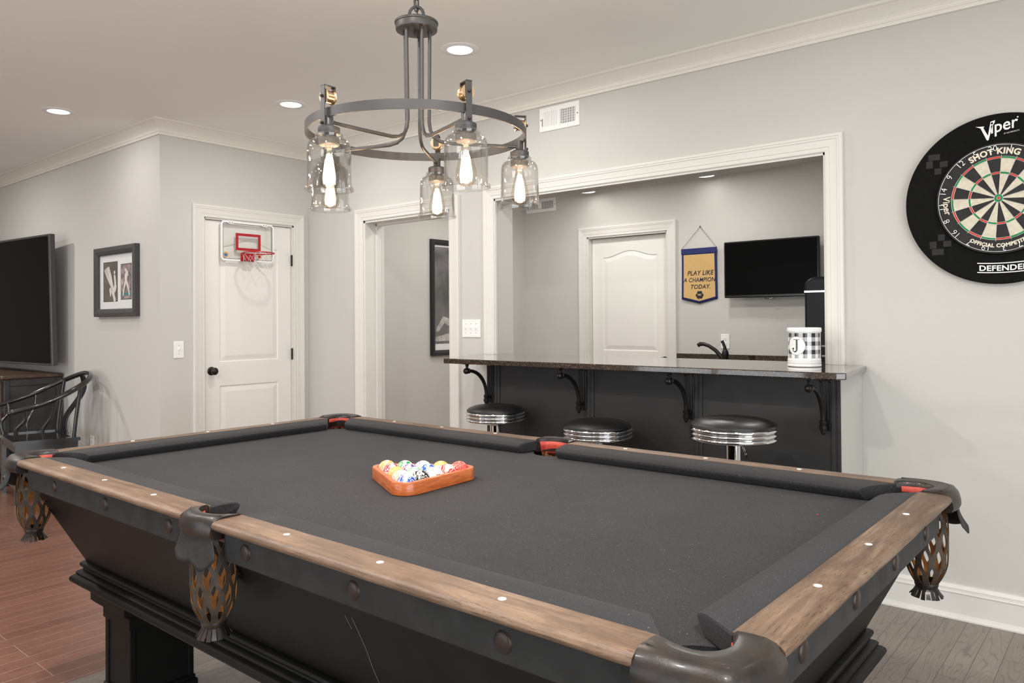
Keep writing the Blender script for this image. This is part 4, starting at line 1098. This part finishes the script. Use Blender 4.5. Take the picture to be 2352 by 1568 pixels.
def ball_mat(name,c1,c2,sc=26,lo=.48,hi=.52,dist=2.2,c3=None):
    mt,nt,b=newmat(name); v=coords(nt); n=noise_tex(nt,v,sc*.62,2,.4,.8); n2=noise_tex(nt,v,sc*.8,1,.3,1.2)
    mu=N(nt,'ShaderNodeMath',operation='MULTIPLY'); mu.inputs[1].default_value=9; nt.links.new(n2,mu.inputs[0])
    fc=N(nt,'ShaderNodeMath',operation='FRACT'); nt.links.new(mu.outputs[0],fc.inputs[0])
    c=mix(nt,ramp(nt,fc.outputs[0],[(.0,(1,1,1,1)),(.2,(1,1,1,1)),(.28,(0,0,0,1))]),c1,c2)
    c=mix(nt,ramp(nt,n,[(lo,(0,0,0,1)),(hi,(1,1,1,1))]),c,c2)
    nt.links.new(c,b.inputs['Base Color']); b.inputs['Roughness'].default_value=.06; b.inputs['Coat Weight'].default_value=.6; b.inputs['Coat Roughness'].default_value=.02
    return mt
WH=srgb(232,228,220)
BALLS={(0,0):('5','orange and cream marbled pool ball at the left corner of the rack',srgb(228,160,98),WH,26,.56),
(0,1):('6','green and white marbled pool ball in the back row of the rack',srgb(34,146,82),WH,30,.47),
(0,2):('4','mostly white pool ball with faint purple marbling, middle of the back row',srgb(120,70,150),WH,28,.36),
(0,3):('9','yellow marbled pool ball in the back row next to the red one',srgb(222,166,84),srgb(240,214,160),24,.60),
(0,4):('3','red marbled pool ball at the right corner of the rack',srgb(216,60,56),srgb(236,150,140),30,.60),
(1,0):('1','maroon and white marbled pool ball on the left edge, number disc facing up',srgb(158,34,62),WH,28,.52),
(1,1):('12','purple and white marbled pool ball between the green balls',srgb(96,60,150),WH,32,.50),
(1,2):('2','blue and white marbled pool ball near the middle of the rack',srgb(36,90,178),WH,26,.52),
(1,3):('11','red and white striped marbled pool ball on the right edge of the rack',srgb(206,52,60),WH,18,.50),
(2,0):('13','plain orange marbled pool ball on the left edge of the rack',srgb(232,158,90),srgb(240,186,130),20,.58),
(2,1):('14','pale green marbled pool ball beside the black one',srgb(60,160,110),WH,34,.46),
(2,2):('15','white pool ball numbered 15 with maroon marbling below',srgb(140,36,46),WH,20,.38),
(3,0):('10','white and cream pool ball behind the blue one, its number disc facing left',srgb(238,196,130),WH,18,.48),
(3,1):('8','black and white marbled eight ball',srgb(24,24,26),WH,24,.56),
(4,0):('7','blue and white marbled pool ball at the near corner of the rack',srgb(30,80,186),WH,22,.50)}
DISC={(1,0):(.55,-.30,.8),(3,0):(-.15,-.85,.35),(3,1):(.35,-.45,.8),(2,2):(.30,-.55,.75),(0,3):(.45,-.75,.35),(0,2):(.1,.0,1),(0,4):(-.55,-.75,.45),(4,0):(.75,-.45,-.15),(1,1):(.3,-.5,.55)}
BRAD=.0284
M['discwhite']=plain('number_disc',srgb(240,238,232),.08,nstr=0,coat=.5); M['ink']=plain('black_number_ink',srgb(22,22,24),.1,nstr=0,coat=.5)
for (r,j),(num,lab,c1,c2,sc_,th) in BALLS.items():
    p=Aq+(Cq-Aq)*(j/4)+(Bq-Aq)*(r/4)
    t=thing('pool_ball',lab,'pool ball',(p.x,p.y,ZBW+BRAD+.0002),group='pool balls in the rack')
    mt=ball_mat('ball_'+num,c1,c2,sc_*1.5,th-.015,th+.015,3.0)
    me=MB(); me.sphere((0,0,0),BRAD,40,24); b=me.build('sphere',mt,t)
    d=Vector(DISC.get((r,j),(random.uniform(-1,1),random.uniform(-1,1),-.6))).normalized()
    up_=Vector((-.2,.3,1)); rx=up_.cross(d).normalized(); ry=d.cross(rx)
    if (r,j)==(1,0): rx,ry=ry,-rx
    def onb(x,y,h): v=(d+rx*(x/BRAD)+ry*(y/BRAD)).normalized()*(BRAD+h); return tuple(v)
    def bdisc(rad_,h):
        mm=MB(); K=3;n=28; vs=[onb(0,0,h)];fs=[]
        for q_ in range(1,K+1):
            for i in range(n): vs.append(onb(rad_*q_/K*cos(2*pi*i/n),rad_*q_/K*sin(2*pi*i/n),h))
        for i in range(n): fs.append((0,1+i,1+(i+1)%n))
        for q_ in range(1,K):
            for i in range(n): fs.append((1+(q_-1)*n+i,1+q_*n+i,1+q_*n+(i+1)%n,1+(q_-1)*n+(i+1)%n))
        mm.add(vs,fs,True); return mm
    bdisc(.0098,.00006).build('disc_ring',M['ink'],b); bdisc(.0090,.00014).build('number_disc',M['discwhite'],b)
    mm=MB(); put_text(mm,num,.011,lambda x,y:onb(x,y,.00055)); mm.build('number',M['ink'],b)
# chalk specks on the cloth are part of its material; one fallen red chip of chalk is not
m=MB(); m.bbox((2.428,.885,ZBW+.0002),(2.434,.889,ZBW+.002),.0005); m.build('chalk_chip',M['redleather'],label='tiny pinkish chalk chip on the black cloth near the far right pocket',cat='chalk chip')

# ------------------------------------------------------------------ chandelier
CX,CY=1.347,.547; ZRG=1.8485; RR=.350; CL_=(CEIL-ZRG)/KT
T2=thing('chandelier','round charcoal metal chandelier with five clear glass shades over the pool table','chandelier',(CX,CY,ZRG))
T2.scale=(KT,KT,KT)
def band(m,r,z0,z1,th,n=96):
    m.loft([[(rr*cos(2*pi*j/n),rr*sin(2*pi*j/n),z) for j in range(n)] for rr,z in ((r-th,z0),(r,z0),(r,z1),(r-th,z1))],loop=True,smooth=True)
m=MB(); band(m,RR+.002,-.014,.014,.005); m.build('ring',M['fixture'],T2)
hz=.334
m=MB(); m.lathe([(0,hz),(.062,hz),(.0665,hz+.002),(.0675,hz+.005),(.0675,hz+.021),(.0705,hz+.023),(.071,hz+.027),(.069,hz+.030),(.02,hz+.033),(0,hz+.034)],48,caps=False); m.lathe([(.009,hz-.012),(.009,hz)],14); m.build('hub',M['fixture'],T2)
A0=-.333
for i in range(5):
    a=A0+2*pi*i/5; d=Vector((cos(a),sin(a),0)); tn=Vector((-sin(a),cos(a),0))
    P_=lambda r,z,s=0:tuple(d*r+tn*s+Vector((0,0,z)))
    zs=-.026
    m=MB(); m.tube([P_(.043,hz+.001),P_(.040,.09),P_(.039,.045),P_(.043,.015),P_(.055,-.008),P_(.076,-.021),P_(.105,-.026),P_(.22,-.0265),P_(.332,zs)],.0058,10); m.lathe([(.0085,-.006),(.0085,0)],12,P_(.043,hz)); m.build('arm',M['fixture'],T2)
    # clevis strap over the ring with its pulley wheel
    m=MB(); w_=.0095
    def strap(r0,r1,z0,z1):
        c8=[P_(r0,z0,-w_),P_(r1,z0,-w_),P_(r1,z0,w_),P_(r0,z0,w_),P_(r0,z1,-w_),P_(r1,z1,-w_),P_(r1,z1,w_),P_(r0,z1,w_)]
        m.add(c8,[(3,2,1,0),(4,5,6,7),(0,1,5,4),(1,2,6,5),(2,3,7,6),(3,0,4,7)])
    ro=RR+.013
    strap(ro-.0028,ro,-.040,.077); strap(ro-.040,ro,.075,.078); strap(ro-.040,ro-.0372,.0345,.077)
    cl=m.build('clevis',M['fixture'],T2)
    m=MB()
    for rr_,zz in ((ro+.001,.046),(ro+.001,-.032)):
        q=d.to_track_quat('Z','X').to_matrix().to_4x4(); m.M=Matrix.Translation(P_(rr_,zz))@q; m.lathe([(.0045,-.002),(.0045,.005),(.003,.0065),(0,.007)],10)
    m.M=Matrix.Identity(4); m.build('bolt_head',M['bolt'],cl)
    m=MB(); q=d.to_track_quat('Z','X').to_matrix().to_4x4(); m.M=Matrix.Translation(P_(ro-.036,.046))@q
    m.lathe([(0,0),(.0205,0),(.0215,.002),(.0205,.004),(.0175,.006),(.0170,.026),(.0205,.028),(.0215,.030),(.0205,.032),(0,.032)],32,caps=False); m.build('pulley_wheel',M['brass'],cl)
    # socket
    c=P_(.341,0); m=MB()
    m.lathe([(.0125,-.008),(.0130,-.010),(.0130,-.034),(.0160,-.038),(.0290,-.041),(.0315,-.044),(.0315,-.058),(.0300,-.060),(.0300,-.062),(0,-.062)],32,(c[0],c[1],0),caps=False)
    m.lathe([(.0200,-.060),(.0200,-.070),(.0300,-.072),(.0300,-.092),(.0270,-.095),(.017,-.096),(0,-.096)],28,(c[0],c[1],0),caps=False)
    m.build('socket',M['fixture'],T2)
    out_=[(.0320,-.0605),(.0380,-.0610),(.0405,-.0640),(.0400,-.0690),(.0385,-.0715),(.0425,-.0750),(.0520,-.0800),(.0590,-.0880),(.0620,-.1000),(.0628,-.1200),(.0632,-.1700),(.0640,-.2060),(.0655,-.2150),(.0700,-.2190),(.0712,-.2230),(.0695,-.2265),(.0660,-.2275)]
    inn=[(.0640,-.2240),(.0628,-.2150),(.0615,-.2060),(.0605,-.1700),(.0600,-.1200),(.0592,-.1010),(.0565,-.0895),(.0500,-.0822),(.0400,-.0765),(.0355,-.0715),(.0360,-.0660),(.0320,-.0640)]
    m=MB(); m.lathe(out_+inn,56,(c[0],c[1],0),caps=False); m.build('glass_shade',M['glass'],T2)
    bp=[(.0125,-.094),(.0130,-.104),(.0150,-.116),(.0195,-.136),(.0255,-.162),(.0295,-.182),(.0300,-.194),(.0270,-.206),(.0190,-.216),(.0090,-.2205),(0,-.2215)]
    m=MB(); m.lathe(bp,32,(c[0],c[1],0),caps=False); bl=m.build('bulb',M['bulbglass'],T2)
    m=MB(); m.lathe([(0,-.115)]+[(r_*.62,z_) for r_,z_ in bp[3:8]]+[(0,-.205)],24,(c[0],c[1],0),caps=False); m.build('bulb_glow',M['glow'],bl)
    m=MB()
    for k in range(6):
        b0=2*pi*k/6; b1=b0+pi/6
        m.tube([(c[0]+.006*cos(b0),c[1]+.006*sin(b0),-.120),(c[0]+.013*cos(b0),c[1]+.013*sin(b0),-.188),(c[0]+.013*cos(b1),c[1]+.013*sin(b1),-.188),(c[0]+.006*cos(b1),c[1]+.006*sin(b1),-.120)],.0016,6)
    m.build('filament',M['filament'],bl)
    L=bpy.data.lights.new('bulb_lamp','POINT'); L.energy=BULB_POWER; L.color=BULB_COL; L.shadow_soft_size=.016
    lo_=bpy.data.objects.new('bulb_lamp',L); COL.objects.link(lo_); lo_.location=(CX+c[0]*KT,CY+c[1]*KT,ZRG-.165*KT)
# hanging chain, cord and ceiling canopy
m=MB(); m.tube([(.023*sin(t_)*.77,.023*sin(t_)*.64,hz+.054+.026*-cos(t_)) for t_ in [pi*.12+2*pi*.88*k/24 for k in range(25)]],.0050,8); m.build('hanging_loop',M['fixture'],T2)
zc0=hz+.088; k=0; ch=MB()
while zc0<CL_-.03:
    a=0 if k%2 else pi/2
    pts=[]
    for j in range(20):
        t_=2*pi*j/20; x=.009*cos(t_); z=.018*sin(t_)+(.006 if sin(t_)>0 else -.006); pts.append((x*cos(a),x*sin(a),zc0+z))
    ch.tube(pts,.0026,8,closed=True); zc0+=.0385; k+=1
ch.build('chain',M['fixture'],T2)
m=MB(); m.tube([(.004*cos(j*.9),.004*sin(j*.9),hz+.04+(CL_-.04-hz)*j/30) for j in range(31)],.0022,6); m.build('power_cord',M['fixture'],T2)
m=MB(); m.lathe([(0,CL_-.030),(.03,CL_-.028),(.055,CL_-.012),(.065,CL_)],32,caps=False); m.build('canopy',M['fixture'],T2)

# ------------------------------------------------------------------ dartboard
DX_,DZ_=2.606,1.757
T3=thing('dartboard','round bristle dartboard with red and green rings inside its black surround','dartboard',(DX_,YW,DZ_))
D=lambda x,z,d:(x,-d,z)
def pol(r,a,d): return D(r*sin(a),r*cos(a),d)          # angle clockwise from the top
m=MB(); n=96; R0,R1=.2265,.348
sec=[(R0,.002),(R0,.030),(R0+.003,.033),(R1-.004,.034),(R1,.030),(R1,.001)]
m.loft([[pol(r,2*pi*j/n,d) for j in range(n)] for r,d in sec],loop=True,smooth=True)
M['foam']=plain('black_foam_surround',srgb(17,17,17),.9,nscale=300,nstr=.3,var=.15,spec=.15)
m.build('surround',M['foam'],T3)
M['dblack']=plain('dart_black',srgb(44,43,42),.9,nscale=90,nstr=.2,var=.2); M['dcream']=plain('dart_cream',srgb(208,200,180),.85,nscale=300,nstr=.2,var=.12)
M['dred']=plain('dart_red',srgb(198,60,48),.8,nscale=200,nstr=.2,var=.1); M['dgreen']=plain('dart_green',srgb(20,132,74),.8,nscale=200,nstr=.2,var=.1)
m=MB(); DF=.046
m.loft([[pol(r,2*pi*j/n,d) for j in range(n)] for r,d in ((.2255,.004),(.2255,DF-.001),(.2245,DF))],caps=False,smooth=True)
m.add([pol(.2245,2*pi*j/n,DF) for j in range(n)],[tuple(range(n))]); body=m.build('board',M['dblack'],T3)
rot0=radians(-5)
m=MB(); RA=[.0159,.099,.107,.162,.170]
for s_ in range(20):
    a0=rot0+(s_-.5)*pi/10; a1=a0+pi/10; kk=6
    for q in range(4):
        r0,r1=RA[q],RA[q+1]
        ring=q in (1,3)
        m.mat=( (2 if s_%2==0 else 3) if ring else (0 if s_%2==0 else 1))
        for c_ in range(kk):
            b0=a0+(a1-a0)*c_/kk;b1=a0+(a1-a0)*(c_+1)/kk
            m.add([pol(r0,b0,DF+.0005),pol(r1,b0,DF+.0005),pol(r1,b1,DF+.0005),pol(r0,b1,DF+.0005)],[(0,1,2,3)],False)
m.mat=3; m.add([pol(.0159,2*pi*j/32,DF+.0005) for j in range(32)],[tuple(range(32))],False)
m.mat=2; m.add([pol(.00635,2*pi*j/24,DF+.0008) for j in range(24)],[tuple(range(24))],False)
m.build('scoring_face',[M['dblack'],M['dcream'],M['dred'],M['dgreen']],T3)
m=MB()
for r in RA+[.00635]: m.tube([pol(r,2*pi*j/80,DF+.0013) for j in range(80)],.0007,5,closed=True)
for s_ in range(20):
    a=rot0+(s_-.5)*pi/10; m.tube([pol(.0159,a,DF+.0013),pol(.176,a,DF+.0013)],.0007,5)
m.build('spider_wire',M['wire'],T3)
m=MB(); m.tube([pol(.2175,2*pi*j/100,DF+.003) for j in range(100)],.0010,6,closed=True); nr=m.build('number_ring',M['wire'],T3)
NUM=[20,1,18,4,13,6,10,15,2,17,3,19,7,16,8,11,14,9,12,5]
m=MB()
for s_,nn in enumerate(NUM):
    a=rot0+s_*pi/10
    def fnn(x,y,a=a):
        r=.204+y; aa=a+x/.204; return pol(r,aa,DF+.004)
    put_text(m,str(nn),.034,fnn,offset=-.0006,spacing=1.0,res=2)
m.build('numerals',M['wire'],nr)
def arctext(m,s,size,rad,a0,d,flip=False,**k):
    vs,fs=text_geo(s,size,**k)
    if not flip: f_=lambda x,y:pol(rad+y,a0+x/rad,d)
    else: f_=lambda x,y:pol(rad-y,a0-x/rad,d)
    m.add([f_(x,y) for x,y in vs],fs,False)
m=MB(); arctext(m,'SHOT KING',.034,.1925,radians(-4),DF+.0006,offset=.0013,spacing=1.05)
m.build('title_lettering',M['cream_ink'],T3); m=MB(); arctext(m,'OFFICIAL COMPETITION',.021,.1925,radians(180-4),DF+.0006,True,offset=.0009,spacing=1.05)
arctext(m,'Viper',.034,.1925,radians(270-5),DF+.0006,True,offset=.0008) if 0 else None
m.build('grade_lettering',M['cream_ink'],T3); m=MB(); vs,fs=text_geo('Viper',.036,offset=.0006); m.add([pol(.1920+y*-1 if 0 else .192-(-y)*1.0*-1 if 0 else .192-y*1.0,radians(266)-x/.192,DF+.0006) for x,y in vs],fs,False)
m.build('side_lettering',M['cream_ink'],T3)
m=MB()
vs,fs=text_geo('iper',.070,offset=.0008,align='LEFT'); m.add([D(-.028+x*.86,.283+y+x*.13,.0345) for x,y in vs],fs,False)
m.add([D(-.080,.305,.0345),D(-.048,.302,.0345),D(-.052,.296,.0345),D(-.036,.262,.0345),D(-.026,.318,.0345),D(-.010,.322,.0345),D(-.012,.312,.0345),D(-.020,.300,.0345),D(-.034,.243,.0345),D(-.040,.243,.0345),D(-.062,.296,.0345)],[(0,1,2,10),(2,3,8,9,10),(3,7,8),(3,4,6,7),(4,5,6)])
vs,fs=text_geo('BY GLD PRODUCTS',.0075,align='LEFT'); m.add([D(.020+x*.8,.262+y+x*.10,.0345) for x,y in vs],fs,False)
m.add([D(.068+.003*cos(j*.9),.322+.003*sin(j*.9),.0345) for j in range(7)],[tuple(range(7))])
m.build('maker_lettering',M['white_ink'],T3); m=MB(); vs,fs=text_geo('DEFENDER',.031,offset=.0008,align='LEFT',spacing=1.04); m.add([D(-.074+x*1.12,-.284+y+(x*1.12-.074)**2*.55,.0345) for x,y in vs],fs,False)
for z_ in (-.266,-.304):
    for i in range(20):
        x0=-.080+.245*i/20; x1=-.080+.245*(i+1)/20
        g_=lambda x:z_+x*x*.55*1.0
        m.add([D(x0,g_(x0),.0345),D(x1,g_(x1),.0345),D(x1,g_(x1)+.0038,.0345),D(x0,g_(x0)+.0038,.0345)],[(0,1,2,3)])
m.build('model_lettering',M['white_ink'],T3)
# puzzle joints pressed in the foam
M['foamgrey']=plain('worn_foam',srgb(25,25,25),.7,nscale=200,nstr=.2)
for cx_,cz_,sg in ((-.215,.165,1),(-.205,-.170,-1)):
    m=MB()
    for dx,dz,w_,h_ in ((-.02,.035,.045,.026),(-.038,.005,.026,.030),(.016,.002,.030,.024),(-.006,-.026,.026,.026)):
        u=Vector((dx,dz*sg)); m.add([D(cx_+u.x-w_/2,cz_+u.y-h_/2,.0343),D(cx_+u.x+w_/2,cz_+u.y-h_/2,.0343),D(cx_+u.x+w_/2,cz_+u.y+h_/2,.0343),D(cx_+u.x-w_/2,cz_+u.y+h_/2,.0343)],[(0,1,2,3)])
    m.build('foam_joint',M['foamgrey'],T3)

# ------------------------------------------------------------------ toy basketball hoop on the door
HY,HZ=2.080,1.876
T4=thing('toy_basketball_hoop','small clear toy basketball hoop with red rim hung on the white door','basketball hoop',(-2.190,HY,HZ))
H=lambda y,z,d:(.022+d,y,z)           # d away from the door
m=MB(); w_,h_=.218,.147; f_=.014; c_=.018
def oct8(w,h,c): return [(-w+c,-h),(w-c,-h),(w,-h+c),(w,h-c),(w-c,h),(-w+c,h),(-w,h-c),(-w,-h+c)]
o8=oct8(w_,h_,c_); i8=oct8(w_-f_,h_-f_,c_*.5)
m.loft([[H(y,z,0) for y,z in o8],[H(y,z,.012) for y,z in o8],[H(y,z,.012) for y,z in i8],[H(y,z,0) for y,z in i8]],loop=True); bb=m.build('backboard_frame',M['plastic_white'],T4)
M['edgegrey']=plain('grey_edging',srgb(70,74,78),.5,nstr=0)
m=MB(); i9=oct8(w_-f_-.003,h_-f_-.003,c_*.4); m.loft([[H(y,z,.008) for y,z in i8],[H(y,z,.0128) for y,z in i8],[H(y,z,.0128) for y,z in i9],[H(y,z,.008) for y,z in i9]],loop=True); m.build('gasket',M['edgegrey'],bb)
m=MB(); m.add([H(y,z,.006) for y,z in i8]+[H(y,z,.008) for y,z in i8],[tuple(range(8)),tuple(range(15,7,-1))]); m.build('backboard',M['pane'],T4)
m=MB(); y0,y1,z0,z1=-.100,.104,-.066,.062; t_=.019
for q in ((y0,z0,y1,z0+t_),(y0,z1-t_,y1,z1),(y0,z0+t_,y0+t_,z1-t_),(y1-t_,z0+t_,y1,z1-t_)): m.box(H(q[0],q[1],.009),H(q[2],q[3],.014))
m.build('target_square',M['red'],T4)
m=MB(); m.bbox(H(-.065,-.147,.012),H(.045,-.085,.020),.002); m.bbox(H(-.045,-.140,.020),H(.03,-.088,.050),.003); m.build('rim_bracket',M['red'],T4)
m=MB(); rz=-.092; rc=(0,.162)
rim=[(.022+rc[1]+.112*cos(2*pi*j/48),rc[0]-.008+.112*sin(2*pi*j/48),rz) for j in range(48)]
m.tube(rim,.0045,8,closed=True); m.tube([H(-.03,rz,.03),H(-.06,rz,.075)],.004,8); m.tube([H(.02,rz,.03),H(.05,rz,.075)],.004,8)
for j in range(0,48,6): m.tube([rim[j],(rim[j][0],rim[j][1],rz-.012)],.002,6)
m.build('rim',M['red'],T4)
m=MB(); rows=[(0,.110,-.010),(1,.098,-.065),(2,.082,-.115),(3,.070,-.165),(4,.060,-.205)]
nk=8
def np_(row,j):
    i_,r,z=rows[row]; a=2*pi*(j+(.5 if row%2 else 0))/nk
    return (.022+rc[1]+r*cos(a)+.006*sin(j*2.1+row)*row*.5,rc[0]-.008+r*sin(a)+.006*cos(j*1.7+row)*row*.5,rz+z+.008*sin(j*1.3)*row*.5)
for row in range(4):
    for j in range(nk):
        p=np_(row,j)
        for k_ in ((0,-1) if row%2==0 else (0,1)):
            q=np_(row+1,(j+k_)%nk); mid=tuple((p[i]+q[i])/2-(.004 if i==2 else 0) for i in range(3)); m.tube([p,mid,q],.0008,5)
m.build('net',M['netwhite'],T4)
M['stk1']=plain('blue_sticker',srgb(52,120,170),.4,nstr=0); M['stk2']=plain('tan_sticker',srgb(206,160,110),.4,nstr=0)
for yy,mm1,mm2 in ((-.180,M['stk2'],M['stk1']),(.095,M['stk2'],M['red'])):
    m=MB(); m.add([H(yy+.021*cos(2*pi*j/20),-.103+.021*sin(2*pi*j/20),.0095) for j in range(20)],[tuple(range(20))]); s_=m.build('sticker',mm1,T4)
    m=MB(); m.add([H(yy+.013*cos(2*pi*j/20),-.105+.010*sin(2*pi*j/20),.0100) for j in range(20)],[tuple(range(20))]); m.build('sticker_centre',mm2,s_)
m=MB()
for y in (-.14,.14):
    m.box(H(y-.022,.128,.012),H(y+.022,.147,.0145))
    m.box((-.0,HY*0+y-.018,.147),(.030,y+.018,.150)); m.box((-.0-.0,y-.018,.132),(.003,y+.018,.150))
m.build('door_hook',M['plastic_white'],T4)
m=MB()
for y in (-.15,-.13,.13,.15): m.add([H(y+.004*cos(2*pi*j/10),.137+.004*sin(2*pi*j/10),.0148) for j in range(10)],[tuple(range(10))])
m.build('hook_screws',M['slot'],T4)
